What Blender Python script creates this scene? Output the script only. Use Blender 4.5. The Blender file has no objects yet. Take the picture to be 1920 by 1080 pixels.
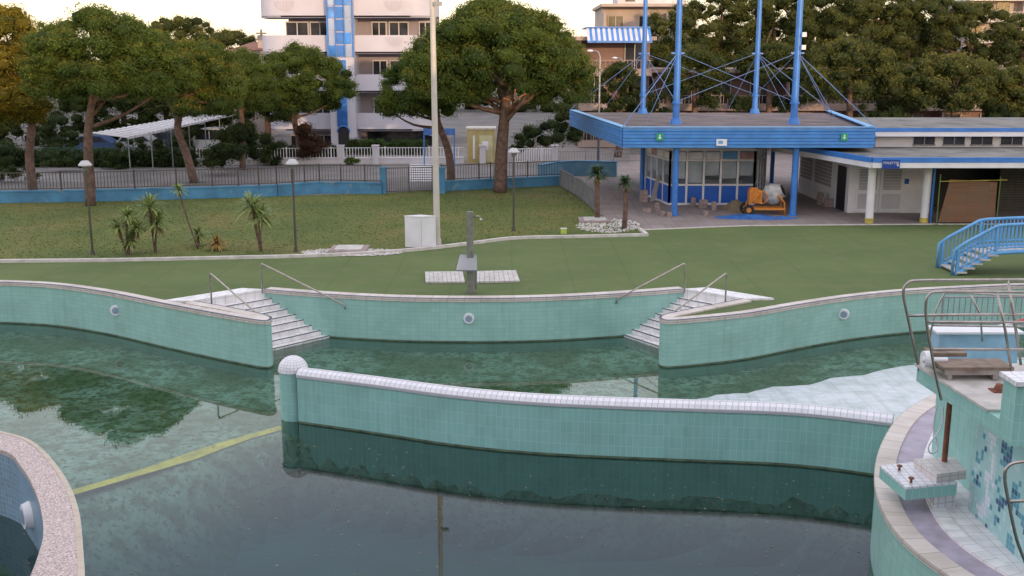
import bpy, math, random
import numpy as np
from mathutils import Vector
from mathutils.geometry import tessellate_polygon
random.seed(7); rng=np.random.default_rng(7)
# ---- survey: bearings measured from the camera station (7.2 m above the deck) to points on level planes
F=2000.;H=7.2;TH=math.atan(435/2000);S=math.sin(TH);C=math.cos(TH)
def P(x,y,z=0.):
    dx,u=(x-960)/F,(540-y)/F; t=(z-H)/(-S+u*C); return (dx*t,(C+u*S)*t,z)
def PD(x,y,D):
    dx,u=(x-960)/F,(540-y)/F; t=D/(C+u*S); return (dx*t,D,H+(-S+u*C)*t)
def bearing(x,y,z):
    k=y*C-(z-H)*S; v=y*S+(z-H)*C; return (960+F*x/k,540-F*v/k)
COL=bpy.context.scene.collection
# ---------------- materials
def nodes(name):
    m=bpy.data.materials.new(name); m.use_nodes=True
    return m,m.node_tree.nodes,m.node_tree.links,m.node_tree.nodes['Principled BSDF']
def rgba(c): return (c[0],c[1],c[2],1)
def noise(n,l,vec,scale,detail=4):
    t=n.new('ShaderNodeTexNoise'); t.inputs['Scale'].default_value=scale; t.inputs['Detail'].default_value=detail
    l.new(vec,t.inputs['Vector']); return t.outputs['Fac']
def ramp(n,l,fac,stops,const=False):
    r=n.new('ShaderNodeValToRGB'); e=r.color_ramp.elements
    if const: r.color_ramp.interpolation='CONSTANT'
    while len(e)<len(stops): e.new(.5)
    for i,(p,c) in enumerate(stops): e[i].position=p; e[i].color=rgba(c)
    l.new(fac,r.inputs['Fac']); return r.outputs['Color']
def mix(n,l,a,b,fac,mode='MIX'):
    m=n.new('ShaderNodeMix'); m.data_type='RGBA'; m.blend_type=mode
    for s,v in ((m.inputs[6],a),(m.inputs[7],b)):
        if isinstance(v,tuple): s.default_value=rgba(v)
        else: l.new(v,s)
    if isinstance(fac,(int,float)): m.inputs[0].default_value=fac
    else: l.new(fac,m.inputs[0])
    return m.outputs[2]
def bump(n,l,b,h,strength,dist=.02):
    x=n.new('ShaderNodeBump'); x.inputs['Strength'].default_value=strength; x.inputs['Distance'].default_value=dist
    l.new(h,x.inputs['Height']); l.new(x.outputs['Normal'],b.inputs['Normal'])
def M(name,c,rough=.7,var=.2,scale=2.,metal=0.,bmp=0.,bs=30.,spots=None):
    if name in bpy.data.materials: return bpy.data.materials[name]
    m,n,l,b=nodes(name); tc=n.new('ShaderNodeTexCoord').outputs['Object']
    f=noise(n,l,tc,scale,6)
    lo=tuple(x*(1-var) for x in c); hi=tuple(min(1,x*(1+var)) for x in c)
    col=ramp(n,l,f,[(.3,lo),(.7,hi)])
    if spots:
        f2=noise(n,l,tc,spots[1],5); k=ramp(n,l,f2,[(spots[2],(0,0,0)),(min(1,spots[2]+.12),(1,1,1))])
        col=mix(n,l,col,spots[0],k)
    l.new(col,b.inputs['Base Color']); b.inputs['Roughness'].default_value=rough; b.inputs['Metallic'].default_value=metal
    if bmp: bump(n,l,b,noise(n,l,tc,bs,4),bmp)
    return m
def TM(name,c1,c2,mort,w,h,ms=.008,rough=.35,stain=(.1,.12,.08),amt=.35,ss=1.2,offset=0.):
    m,n,l,b=nodes(name); uv=n.new('ShaderNodeTexCoord').outputs['UV']
    t=n.new('ShaderNodeTexBrick'); t.offset=offset; t.inputs['Scale'].default_value=1
    t.inputs['Brick Width'].default_value=w; t.inputs['Row Height'].default_value=h; t.inputs['Mortar Size'].default_value=ms
    t.inputs['Color1'].default_value=rgba(c1); t.inputs['Color2'].default_value=rgba(c2); t.inputs['Mortar'].default_value=rgba(mort)
    l.new(uv,t.inputs['Vector'])
    f=noise(n,l,uv,ss,7); k=ramp(n,l,f,[(.45,(0,0,0)),(.8,(amt,amt,amt))])
    col=mix(n,l,t.outputs['Color'],stain,k)
    mp=n.new('ShaderNodeMapping'); mp.inputs['Scale'].default_value=(6,.4,1); l.new(uv,mp.inputs['Vector'])
    k2=ramp(n,l,noise(n,l,mp.outputs['Vector'],1,4),[(.5,(0,0,0)),(.85,(amt*.9,)*3)])
    col=mix(n,l,col,stain,k2)
    l.new(col,b.inputs['Base Color']); b.inputs['Roughness'].default_value=rough
    bump(n,l,b,t.outputs['Fac'],-.3,.01)
    return m
ST=(.14,.22,.17)
teal=TM('teal_tile',(.30,.52,.46),(.34,.56,.50),(.27,.46,.41),.25,.125,.006,amt=.34,ss=.9,stain=ST)
tealv=TM('teal_tile_upright',(.26,.51,.47),(.30,.55,.51),(.38,.61,.57),.13,.26,.006,amt=.30,ss=.9,stain=ST)
whitetile=TM('white_tile',(.74,.72,.77),(.82,.79,.83),(.50,.48,.52),.13,.13,.01,amt=.28,stain=(.35,.35,.32))
cop=TM('coping_stone',(.60,.52,.47),(.70,.62,.57),(.36,.31,.28),.5,.5,.01,.6,stain=(.28,.22,.18),amt=.5)
granite=M('speckled_granite',(.50,.395,.37),.6,.6,35,bmp=.3,bs=60)
mosblue=TM('blue_mosaic',(.17,.27,.40),(.23,.35,.48),(.32,.42,.50),.1,.1,.008)
navy=M('navy_edge',(.02,.025,.07),.4,.2)
white=M('white_paint',(.76,.74,.77),.5,.08,1.5)
whited=M('white_wall',(.60,.57,.60),.75,.12,.8)
whitesteps=TM('white_step_tile',(.82,.78,.79),(.88,.84,.84),(.6,.56,.56),.25,.25,.008,.5,stain=(.42,.38,.34),amt=.5,ss=3)
cream=M('cream_paint',(.55,.50,.45),.5,.1)
blue=M('blue_paint',(.05,.20,.58),.4,.14,2)
bluelt=M('light_blue_paint',(.13,.36,.66),.45,.12,2)
bluewall=M('blue_wall',(.07,.22,.37),.75,.25,1.2,spots=((.2,.28,.32),2.5,.6))
bluedk=M('deep_blue_panel',(.02,.12,.55),.35,.1)
dark=M('dark_void',(.015,.015,.02),.5,.2)
darkmetal=M('dark_metal',(.035,.035,.04),.45,.2,metal=.3)
greymetal=M('grey_metal',(.28,.28,.30),.35,.2,metal=.5)
chrome=M('stainless_tube',(.42,.37,.34),.25,.15,8,metal=.85)
brownm=M('fence_brown',(.08,.065,.055),.6,.2)
bark=M('pine_bark',(.14,.085,.065),.9,.5,4,bmp=.8,bs=10)
rust=M('rusty_steel',(.20,.07,.04),.8,.4,8)
woodb=M('brown_board',(.22,.155,.115),.7,.3,6)
panelb=TM('brown_panel',(.19,.085,.045),(.22,.105,.055),(.14,.07,.04),.9,.12,.01,.7,amt=.4)
woodg=M('grey_timber',(.20,.20,.17),.8,.25,6)
slab=M('pale_slab',(.52,.48,.45),.7,.2,4)
orange=M('orange_paint',(.62,.22,.03),.5,.25,4)
drumm=M('mixer_drum_metal',(.42,.40,.38),.5,.35,5)
conc=M('concrete_block',(.33,.25,.23),.9,.3,6,bmp=.4)
sand=M('sand_pile',(.30,.22,.14),.95,.3,5)
tarp=M('blue_tarp',(.04,.16,.48),.5,.3,3,bmp=.6,bs=5)
rooffelt=M('roof_felt',(.16,.12,.118),.95,.35,.5,spots=((.08,.07,.07),.8,.55))
greyroof=M('grey_roof',(.20,.185,.17),.9,.3,.6,spots=((.1,.09,.085),.9,.55))
facade=M('pink_plaster',(.24,.15,.135),.85,.18,.5)
facade2=M('beige_plaster',(.36,.27,.235),.85,.15,.5)
facade3=M('pale_plaster',(.48,.39,.35),.85,.15,.5)
yellow=M('yellow_paint',(.50,.40,.08),.6,.3,3)
ybox=M('ochre_wall',(.45,.36,.15),.8,.15)
green=M('green_sign',(.02,.35,.16),.5,.05)
redp=M('red_paint',(.5,.03,.02),.5,.1)
pink=M('pinkish_grille',(.52,.48,.56),.6,.1)
lilac=M('lilac_floor',(.40,.34,.41),.6,.2,3)
carpaint=M('dark_car_paint',(.06,.07,.09),.25,.05)
rubber=M('rubber',(.02,.02,.02),.8,.1)
def glassmat(name,c,tr):
    m,n,l,b=nodes(name); b.inputs['Base Color'].default_value=rgba(c); b.inputs['Roughness'].default_value=.05
    if tr:
        o=n['Material Output']; t=n.new('ShaderNodeBsdfTransparent'); t.inputs[0].default_value=(.92,.95,.98,1)
        x=n.new('ShaderNodeMixShader'); x.inputs[0].default_value=1-tr
        l.new(t.outputs[0],x.inputs[1]); l.new(b.outputs[0],x.inputs[2]); l.new(x.outputs[0],o.inputs['Surface'])
    else:
        tc=n.new('ShaderNodeTexCoord').outputs['Object']
        l.new(ramp(n,l,noise(n,l,tc,.8,2),[(.35,c),(.7,tuple(min(1,q*3+.01) for q in c))]),b.inputs['Base Color'])
    return m
glass=glassmat('window_glass',(.02,.022,.03),0)
glasst=glassmat('booth_glass',(.2,.24,.3),.85)
glassb=glassmat('blue_glass',(.04,.13,.38),0)
def leafmat(name):
    m,n,l,b=nodes(name); a=n.new('ShaderNodeAttribute'); a.attribute_name='tint'
    l.new(a.outputs['Color'],b.inputs['Base Color']); b.inputs['Roughness'].default_value=.8; b.inputs['Specular IOR Level'].default_value=.2
    t=n.new('ShaderNodeBsdfTranslucent'); l.new(a.outputs['Color'],t.inputs[0]); x=n.new('ShaderNodeMixShader'); x.inputs[0].default_value=.3
    l.new(b.outputs[0],x.inputs[1]); l.new(t.outputs[0],x.inputs[2]); l.new(x.outputs[0],n['Material Output'].inputs['Surface'])
    return m
leafm=leafmat('foliage')
# ---------------- mesh builder
class MB:
    def __init__(s): s.v=[];s.f=[];s.uv=[];s.sm=[]
    def add(s,vs,fs,uvs=None,sm=False):
        o=len(s.v); s.v+= [tuple(p) for p in vs]
        for i,f in enumerate(fs): s.f.append([o+k for k in f]); s.uv.append(uvs[i] if uvs else None); s.sm.append(sm)
        return s
    def box(s,x0,x1,y0,y1,z0,z1):
        v=[(x,y,z) for z in(z0,z1) for y in(y0,y1) for x in(x0,x1)]
        return s.add(v,[(0,2,3,1),(4,5,7,6),(0,1,5,4),(2,6,7,3),(0,4,6,2),(1,3,7,5)])
    def seg(s,p,q,th,z0,z1,off=0):
        d=Vector((q[0]-p[0],q[1]-p[1])); d.normalize(); n=Vector((d.y,-d.x)); a=n*(off+th/2); b=n*(off-th/2)
        return s.prism([(p[0]+a.x,p[1]+a.y),(p[0]+b.x,p[1]+b.y),(q[0]+b.x,q[1]+b.y),(q[0]+a.x,q[1]+a.y)],z0,z1)
    def prism(s,poly,z0,z1):
        n=len(poly); pts=[Vector((p[0],p[1],0)) for p in poly]
        tri=tessellate_polygon([pts]) if n>4 else [tuple(range(n))]
        ar=sum(poly[i][0]*poly[(i+1)%n][1]-poly[(i+1)%n][0]*poly[i][1] for i in range(n))
        v=[(p[0],p[1],z0) for p in poly]+[(p[0],p[1],z1) for p in poly]; fs=[]
        for t in tri:
            a=sum(poly[t[i]][0]*poly[t[(i+1)%len(t)]][1]-poly[t[(i+1)%len(t)]][0]*poly[t[i]][1] for i in range(len(t)))
            t=list(t) if a>0 else list(t)[::-1]
            fs.append([k+n for k in t]); fs.append(t[::-1])
        for i in range(n):
            j=(i+1)%n; fs.append([i,j,j+n,i+n] if ar>0 else [j,i,i+n,j+n])
        return s.add(v,fs)
    def cyl(s,p,q,r0,r1=None,n=12,caps=True):
        r1=r0 if r1 is None else r1; p=Vector(p);q=Vector(q);d=(q-p).normalized()
        a=d.orthogonal().normalized(); b=d.cross(a); v=[]
        for c,r in((p,r0),(q,r1)):
            for i in range(n):
                t=2*math.pi*i/n; v.append(c+(a*math.cos(t)+b*math.sin(t))*r)
        L=(q-p).length; R=max(r0,r1)
        fs=[(i,(i+1)%n,(i+1)%n+n,i+n) for i in range(n)]
        us=[[(2*math.pi*R*i/n,0),(2*math.pi*R*(i+1)/n,0),(2*math.pi*R*(i+1)/n,L),(2*math.pi*R*i/n,L)] for i in range(n)]
        s.add(v,fs,us,True)
        if caps: s.add(v,[list(range(n))[::-1],list(range(n,2*n))])
        return s
    def tube(s,path,r,n=8,r1=None):
        pts=[Vector(p) for p in path]; N=len(pts); vs=[]; a=None
        for i,p in enumerate(pts):
            d=(pts[min(i+1,N-1)]-pts[max(i-1,0)]).normalized()
            a=d.orthogonal().normalized() if a is None else (a-d*a.dot(d)).normalized()
            b=d.cross(a); rr=r if r1 is None else r+(r1-r)*i/(N-1)
            for k in range(n):
                t=2*math.pi*k/n; vs.append(p+(a*math.cos(t)+b*math.sin(t))*rr)
        fs=[(i*n+k,i*n+(k+1)%n,(i+1)*n+(k+1)%n,(i+1)*n+k) for i in range(N-1) for k in range(n)]
        s.add(vs,fs,None,True)
        o=len(s.v)-N*n
        s.f.append([o+k for k in range(n)][::-1]);s.uv.append(None);s.sm.append(False)
        s.f.append([o+(N-1)*n+k for k in range(n)]);s.uv.append(None);s.sm.append(False)
        return s
    def sph(s,c,r,n=16,m=8,zs=1.,lo=-90):
        vs=[];fs=[];us=[]
        for j in range(m+1):
            ph=math.radians(lo+(90-lo)*j/m)
            for i in range(n+1):
                t=2*math.pi*i/n; vs.append((c[0]+r*math.cos(ph)*math.cos(t),c[1]+r*math.cos(ph)*math.sin(t),c[2]+r*zs*math.sin(ph)))
        for j in range(m):
            for i in range(n):
                a=j*(n+1)+i; fs.append((a,a+1,a+n+2,a+n+1))
                us.append([(i*.13,j*.13),((i+1)*.13,j*.13),((i+1)*.13,(j+1)*.13),(i*.13,(j+1)*.13)])
        return s.add(vs,fs,us,True)
    def ribbon(s,path,z0,z1,sm=True):
        vs=[];fs=[];us=[];L=0
        for i,p in enumerate(path):
            if i: L+=math.hypot(p[0]-path[i-1][0],p[1]-path[i-1][1])
            vs+=[(p[0],p[1],z0),(p[0],p[1],z1)]
            if i: fs.append((2*i-2,2*i,2*i+1,2*i-1)); us.append([(l0,z0),(L,z0),(L,z1),(l0,z1)])
            l0=L
        return s.add(vs,fs,us,sm)
    def strip(s,a,b,za,zb):
        vs=[];fs=[];us=[];L=0;l0=0
        for i,(p,q) in enumerate(zip(a,b)):
            if i: L+=math.hypot(p[0]-a[i-1][0],p[1]-a[i-1][1])
            w=math.hypot(p[0]-q[0],p[1]-q[1])
            vs+=[(p[0],p[1],za),(q[0],q[1],zb)]
            if i: fs.append((2*i-2,2*i,2*i+1,2*i-1)); us.append([(l0,0),(L,0),(L,w),(l0,w)])
            l0=L
        return s.add(vs,fs,us,False)
def build(name,mb,mat,base=(0,0,0)):
    me=bpy.data.meshes.new(name); B=Vector(base)
    me.from_pydata([tuple(Vector(p)-B) for p in mb.v],[],mb.f)
    me.polygons.foreach_set('use_smooth',mb.sm)
    uvl=me.uv_layers.new(name='UVMap'); k=0
    out=np.zeros(len(me.loops)*2)
    for p in me.polygons:
        u=mb.uv[p.index]; nn=p.normal
        for j,vi in enumerate(p.vertices):
            if u: a=u[j]
            else:
                c=mb.v[vi]
                if abs(nn.z)>.6: a=(c[0],c[1])
                elif abs(nn.x)>abs(nn.y): a=(c[1],c[2])
                else: a=(c[0],c[2])
            out[2*k]=a[0]; out[2*k+1]=a[1]; k+=1
    uvl.data.foreach_set('uv',out); me.materials.append(mat); me.update()
    return me
def smooth(pts,n=6):
    out=[];N=len(pts)
    for i in range(N-1):
        p0=pts[max(i-1,0)];p1=pts[i];p2=pts[i+1];p3=pts[min(i+2,N-1)]
        for k in range(n):
            t=k/n
            out.append(tuple(.5*((2*p1[j])+(-p0[j]+p2[j])*t+(2*p0[j]-5*p1[j]+4*p2[j]-p3[j])*t*t+(-p0[j]+3*p1[j]-3*p2[j]+p3[j])*t**3) for j in range(len(p1))))
    out.append(tuple(pts[-1])); return out
def meta(o,label,cat,group=None):
    o['label']=label;o['category']=cat
    if group:o['group']=group
def single(name,mb,mat,label,cat,group=None,base=None):
    if base is None:
        xs=[p[0] for p in mb.v];ys=[p[1] for p in mb.v]; base=((min(xs)+max(xs))/2,(min(ys)+max(ys))/2,min(p[2] for p in mb.v))
    o=bpy.data.objects.new(name,build(name,mb,mat,base)); o.location=base; COL.objects.link(o); meta(o,label,cat,group); return o
def struct(name,mb,mat):
    o=bpy.data.objects.new(name,build(name,mb,mat)); COL.objects.link(o); o['kind']='structure'; return o
class Thing:
    def __init__(s,name,label,cat,base,group=None):
        s.e=bpy.data.objects.new(name,None); s.e.location=base; s.base=Vector(base); s.e.empty_display_size=.3; COL.objects.link(s.e); meta(s.e,label,cat,group); s.parts=[]
    def part(s,name,mb,mat,label=None,parent=None,stuff=False):
        me=mb if isinstance(mb,bpy.types.Mesh) else build(name,mb,mat,s.base)
        o=bpy.data.objects.new(name,me); COL.objects.link(o); o.parent=parent or s.e
        if label:o['label']=label
        if stuff:o['kind']='stuff'
        s.parts.append(o); return o
def copy_thing(th,loc,rot=0.,sc=1.,label=None):
    e=th.e.copy(); e.location=loc; e.rotation_euler[2]=rot; e.scale=(sc,)*3; COL.objects.link(e)
    if label:e['label']=label
    mp={th.e:e}
    for p in th.parts:
        q=p.copy(); COL.objects.link(q); q.parent=mp[p.parent]; mp[p]=q
    return e
# ---------------- foliage
ICO=None
def ico():
    global ICO
    if ICO is None:
        import bmesh
        b=bmesh.new(); bmesh.ops.create_icosphere(b,subdivisions=1,radius=1); b.verts.ensure_lookup_table()
        ICO=(np.array([v.co[:] for v in b.verts]),np.array([[v.index for v in f.verts] for f in b.faces])); b.free()
    return ICO
def cloud(name,centers,radii,m,size,cols,top=None,base=(0,0,0),core=.66,zs=.72,asp=.26):
    K=len(centers); centers=np.asarray(centers,float); radii=np.asarray(radii,float); cols=np.asarray(cols,float)
    d=rng.normal(size=(K,m,3)); d/=np.linalg.norm(d,axis=2,keepdims=True)
    pos=centers[:,None,:]+d*radii[:,None,None]*rng.uniform(.6,1.2,(K,m,1))*np.array([1,1,zs])
    n=d+.7*rng.normal(size=d.shape); n/=np.linalg.norm(n,axis=2,keepdims=True)
    t=np.cross(n,rng.normal(size=d.shape)); t/=np.linalg.norm(t,axis=2,keepdims=True); b=np.cross(n,t)
    s=size*rng.uniform(.6,1.3,(K,m,1))
    q=np.stack([pos-b*s,pos+t*s*asp,pos+b*s,pos-t*s*asp],axis=2).reshape(-1,3)
    c=cols[:,None,:]*rng.uniform(.75,1.25,(K,m,1))
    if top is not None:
        # low-sun glow painted into leaf colour: blend whole clump tops, not single leaves
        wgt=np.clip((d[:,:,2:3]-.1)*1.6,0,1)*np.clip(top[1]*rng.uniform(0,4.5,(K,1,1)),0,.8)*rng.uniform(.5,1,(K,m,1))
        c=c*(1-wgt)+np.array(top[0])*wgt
    c=np.repeat(c.reshape(-1,3),4,axis=0)
    nq=K*m; idx=np.arange(nq)*4; tr=np.stack([idx,idx+1,idx+2,idx,idx+2,idx+3],axis=1).reshape(-1,3)
    iv,fi=ico()
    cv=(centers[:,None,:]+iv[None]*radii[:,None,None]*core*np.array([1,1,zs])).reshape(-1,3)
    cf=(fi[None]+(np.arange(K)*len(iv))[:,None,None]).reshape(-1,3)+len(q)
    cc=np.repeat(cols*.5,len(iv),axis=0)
    V=np.concatenate([q,cv])-np.array(base); T=np.concatenate([tr,cf]); CC=np.concatenate([c,cc])
    me=bpy.data.meshes.new(name); me.vertices.add(len(V)); me.vertices.foreach_set('co',V.ravel())
    me.loops.add(len(T)*3); me.loops.foreach_set('vertex_index',T.ravel().astype(np.int32))
    me.polygons.add(len(T)); me.polygons.foreach_set('loop_start',np.arange(len(T),dtype=np.int32)*3)
    me.update(calc_edges=True)
    a=me.color_attributes.new('tint','FLOAT_COLOR','POINT'); a.data.foreach_set('color',np.concatenate([np.clip(CC,0,1),np.ones((len(CC),1))],axis=1).ravel().astype(np.float32))
    me.materials.append(leafm); return me
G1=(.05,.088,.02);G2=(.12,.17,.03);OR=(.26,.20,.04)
def crowncl(c,a,b,h,K,cr,g1=G1,g2=G2):
    cs=[];rs=[];co=[]
    for i in range(K):
        z=random.uniform(-.42,1); th=random.uniform(0,2*math.pi); r=math.sqrt(max(0,1-z*z)) if z>0 else 1-.3*abs(z)
        k=random.uniform(.66,.95) if i%5 else random.uniform(.1,.6)
        cs.append((c[0]+a*r*k*math.cos(th),c[1]+b*r*k*math.sin(th),c[2]+h*z*random.uniform(.76,.92)))
        rs.append(cr*random.uniform(.6,1.25)); t=random.random(); 
        if z<-.1: t*=.3
        co.append([g1[j]+(g2[j]-g1[j])*t for j in range(3)])
    return cs,rs,co
def pine(base,lobes,trunk,K,m,label,size=.085,tw=.28,top=(OR,.16),g1=G1,g2=G2,group=None,D=None,limbs=7):
    B=base; D=B[1]; T=Thing('pine_tree',label,'tree',B,group)
    cs=[];rs=[];co=[]
    for (cx,cy,hw,hh) in lobes:
        c=PD(cx,cy,D); a=hw*D/F; h=hh*D/F
        c=(c[0],c[1],c[2]-h*.25)
        x=crowncl(c,a,a*.9,h*1.25,max(16,int(K*hw/lobes[0][2])),a*.17 if a>3 else a*.24,g1,g2); cs+=x[0];rs+=x[1];co+=x[2]
    tp=[PD(x,y,D) for x,y in trunk]; tp[0]=B; tp=smooth(tp,4)
    mb=MB().tube(tp,tw,8,tw*.62)
    for i in range(limbs):
        j=random.randrange(len(cs)); q=Vector(cs[j]); st=Vector(tp[random.randint(len(tp)*2//3,len(tp)-1)])
        md=(st+q)/2+Vector((random.uniform(-.3,.3),random.uniform(-.3,.3),-.25)); mb.tube(smooth([tuple(st),tuple(md),tuple(q)],3),tw*.42,6,tw*.12)
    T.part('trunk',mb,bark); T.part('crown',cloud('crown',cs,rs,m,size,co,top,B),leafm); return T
def shrub(x,y,hw,hh,D,label,K=14,m=110,size=.10,g1=G1,g2=G2,name='shrub',top=None,group=None):
    c=PD(x,y,D); a=hw*D/F; h=hh*D/F; cs=[];rs=[];co=[]
    for i in range(K):
        cs.append((c[0]+random.uniform(-a,a)*.75,c[1]+random.uniform(-a,a)*.5,c[2]+random.uniform(-h,h)*.7)); rs.append(min(a,h)*random.uniform(.4,.7)); t=random.random(); co.append([g1[j]+(g2[j]-g1[j])*t for j in range(3)])
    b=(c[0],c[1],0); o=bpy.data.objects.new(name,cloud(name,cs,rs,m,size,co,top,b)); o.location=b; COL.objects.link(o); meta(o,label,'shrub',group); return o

# ================= GROUND & POOL =================
WZ=-1.32
def pl(l,z=0.): return [P(x,y,z) for x,y in l]
left_face=smooth(pl([(-420,540),(-250,534),(-100,531),(0,532),(100,537),(200,551),(300,571),(400,590),(470,602)]),5)
left_end=smooth(pl([(470,602),(497,605),(508,601),(505,596),(485,590)]),5)
left_back=smooth(pl([(485,590),(430,579),(364,567)]),4)
cen=smooth(pl([(495,546),(600,554),(740,561),(880,563),(1020,561),(1160,554),(1283,545)]),6)
right_back=smooth(pl([(1393,563),(1310,579),(1262,589)]),4)
right_end=smooth(pl([(1262,589),(1242,594),(1238,600),(1252,604),(1290,602)]),5)
right_face=smooth(pl([(1290,602),(1400,591),(1500,574),(1600,559),(1700,549),(1800,543),(1950,537),(2200,533),(2400,533)]),5)
def cat(*ls):
    o=[]
    for l in ls:
        for p in l:
            if not o or math.hypot(p[0]-o[-1][0],p[1]-o[-1][1])>.01:o.append(p)
    return o
farline=cat(left_face,left_end,left_back,cen,right_back,right_end,right_face)
near=[(25,9,0),(-25,9,0)]
outline=farline+near
def flat(name,outer,holes,z,mat,kind=True):
    rings=[[Vector((p[0],p[1],0)) for p in outer]]+[[Vector((p[0],p[1],0)) for p in h] for h in holes]
    tri=tessellate_polygon(rings); vs=[(p.x,p.y,z) for r in rings for p in r]; fs=[]
    for t in tri:
        a,b,c=[vs[i] for i in t]; s=(b[0]-a[0])*(c[1]-a[1])-(b[1]-a[1])*(c[0]-a[0])
        if abs(s)>1e-9: fs.append(t if s>0 else t[::-1])
    return struct(name,MB().add(vs,fs),mat)
gm=M('ground_asphalt',(.16,.145,.14),.95,.25,.4,bmp=.2)
flat('ground',[(-1500,-600),(1500,-600),(1500,1500),(-1500,1500)],[outline],-.012,gm)
m,n,l,b=nodes('green_turf'); tc=n.new('ShaderNodeTexCoord').outputs['Object']
c1=ramp(n,l,noise(n,l,tc,.25,6),[(.3,(.085,.125,.034)),(.7,(.122,.163,.047))])
c1=mix(n,l,c1,(.165,.165,.075),ramp(n,l,noise(n,l,tc,1.3,9),[(.50,(0,0,0)),(.8,(.6,.6,.6))]))
c1=mix(n,l,c1,(.05,.075,.022),ramp(n,l,noise(n,l,tc,30,3),[(.5,(0,0,0)),(.8,(.5,.5,.5))]))
wv=n.new('ShaderNodeTexWave'); wv.inputs['Scale'].default_value=.16; wv.inputs['Distortion'].default_value=.3; l.new(tc,wv.inputs['Vector'])
c1=mix(n,l,c1,(.065,.095,.03),ramp(n,l,wv.outputs['Fac'],[(.0,(.4,.4,.4)),(.004,(0,0,0))]))
l.new(c1,b.inputs['Base Color']); b.inputs['Roughness'].default_value=.95; bump(n,l,b,noise(n,l,tc,60,3),.4)
turf=m
kerbpx=[(-600,500),(-200,496),(0,493),(200,491),(400,487),(570,483),(700,477),(800,469),(900,457),(970,449),(1100,446),(1216,443)]
kerbl=smooth(pl(kerbpx),5)
kerb2=pl([(1216,443),(1203,432)])
flat('green_deck',kerbl+pl([(1203,432),(1400,424),(1760,421),(2200,420),(2900,418)])+[(60,3,0),(-60,3,0)],[outline],.0,turf)
lawnp=kerbl+pl([(1203,432),(1128,405),(1050,346),(830,356),(715,363),(400,372),(0,381),(-600,398)])
m,n,l,b=nodes('lawn'); tc=n.new('ShaderNodeTexCoord').outputs['Object']
c1=ramp(n,l,noise(n,l,tc,.28,8),[(.32,(.075,.105,.018)),(.5,(.11,.132,.022)),(.68,(.165,.145,.036))])
c1=mix(n,l,c1,(.065,.085,.017),ramp(n,l,noise(n,l,tc,2.5,9),[(.45,(0,0,0)),(.72,(.6,.6,.6))]))
l.new(c1,b.inputs['Base Color']); b.inputs['Roughness'].default_value=.95; bump(n,l,b,noise(n,l,tc,25,4),.4,.03)
flat('lawn',lawnp,[],.02,m)
N=34000; X=rng.uniform(-32,9,N); Y=rng.uniform(37,58,N); inside=np.zeros(N,bool); pp=np.array([(p[0],p[1]) for p in lawnp])
for i in range(len(pp)):
    a=pp[i];c=pp[i-1]; cond=((a[1]>Y)!=(c[1]>Y)); 
    if a[1]!=c[1]: inside^=cond&(X<(c[0]-a[0])*(Y-a[1])/(c[1]-a[1])+a[0])
X=X[inside];Y=Y[inside];N=len(X)
th=rng.uniform(0,6.28,N); w=rng.uniform(.015,.035,N); hh=rng.uniform(.02,.06,N); lx=rng.normal(0,.04,N)
V=np.stack([np.stack([X-w*np.cos(th),Y-w*np.sin(th),np.full(N,.015)],1),np.stack([X+w*np.cos(th),Y+w*np.sin(th),np.full(N,.015)],1),np.stack([X+lx,Y+lx,.015+hh],1)],1).reshape(-1,3)
me=bpy.data.meshes.new('grass'); me.vertices.add(len(V)); me.vertices.foreach_set('co',V.ravel()); me.loops.add(N*3); me.loops.foreach_set('vertex_index',np.arange(N*3,dtype=np.int32)); me.polygons.add(N); me.polygons.foreach_set('loop_start',np.arange(N,dtype=np.int32)*3); me.update(calc_edges=True)
base=np.where(rng.random((N,1))<.8,np.array([[.115,.145,.024]]),np.array([[.16,.15,.035]]))*rng.uniform(.8,1.15,(N,1))
a=me.color_attributes.new('tint','FLOAT_COLOR','POINT'); a.data.foreach_set('color',np.concatenate([np.repeat(base,3,0),np.ones((N*3,1))],1).ravel().astype(np.float32)); me.materials.append(leafm)
o=bpy.data.objects.new('grass',me); COL.objects.link(o); o['kind']='stuff'; meta(o,'short patchy green and straw grass of the lawn','grass')
pav=TM('paving',(.29,.235,.225),(.33,.27,.255),(.2,.165,.16),.6,.6,.015,.8,stain=(.16,.12,.10),amt=.5,ss=.6)
flat('paving',pl([(1203,432),(1400,424),(1760,421),(2200,420),(2900,418)])+[(70,80,0),(3.2,80,0)]+pl([(1050,343),(1128,403)]),[],-.004,pav)
road=M('road_surface',(.18,.165,.165),.9,.2,.5)
flat('road',[P(-800,345),P(1050,338),P(1050,310),P(-800,312)],[],.0,road)
walkm=M('forecourt_pavement',(.22,.19,.18),.9,.2,.5)
flat('pavement',[P(-800,311),P(1180,309),P(1180,268),P(-800,272)],[],.004,walkm)
def offset(path,d):
    out=[]
    for i,p in enumerate(path):
        a=path[max(i-1,0)];c=path[min(i+1,len(path)-1)]; t=Vector((c[0]-a[0],c[1]-a[1]))
        if t.length<1e-6: t=Vector((1,0))
        t.normalize(); out.append((p[0]-t.y*d,p[1]+t.x*d,p[2]))
    return out
kk=kerbl+[kerb2[1]]
ko=offset(kk,.16); mb=MB().strip(kk,ko,.11,.11).ribbon(kk,-.01,.11,False).ribbon(ko,-.01,.11,False)
kerbm=M('kerb_white',(.6,.55,.52),.8,.2,3)
struct('kerb',mb,kerbm)
pk_=pl([(1203,432),(1400,424),(1760,421),(2200,420)]); pk2=offset(pk_,.12)
struct('kerb',MB().strip(pk_,pk2,.03,.03).ribbon(pk_,-.01,.03,False),kerbm)
div_bot=pl([(560,793),(700,813),(850,836),(1000,851),(1150,859),(1300,865),(1450,871),(1550,880),(1665,896)],WZ)
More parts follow.
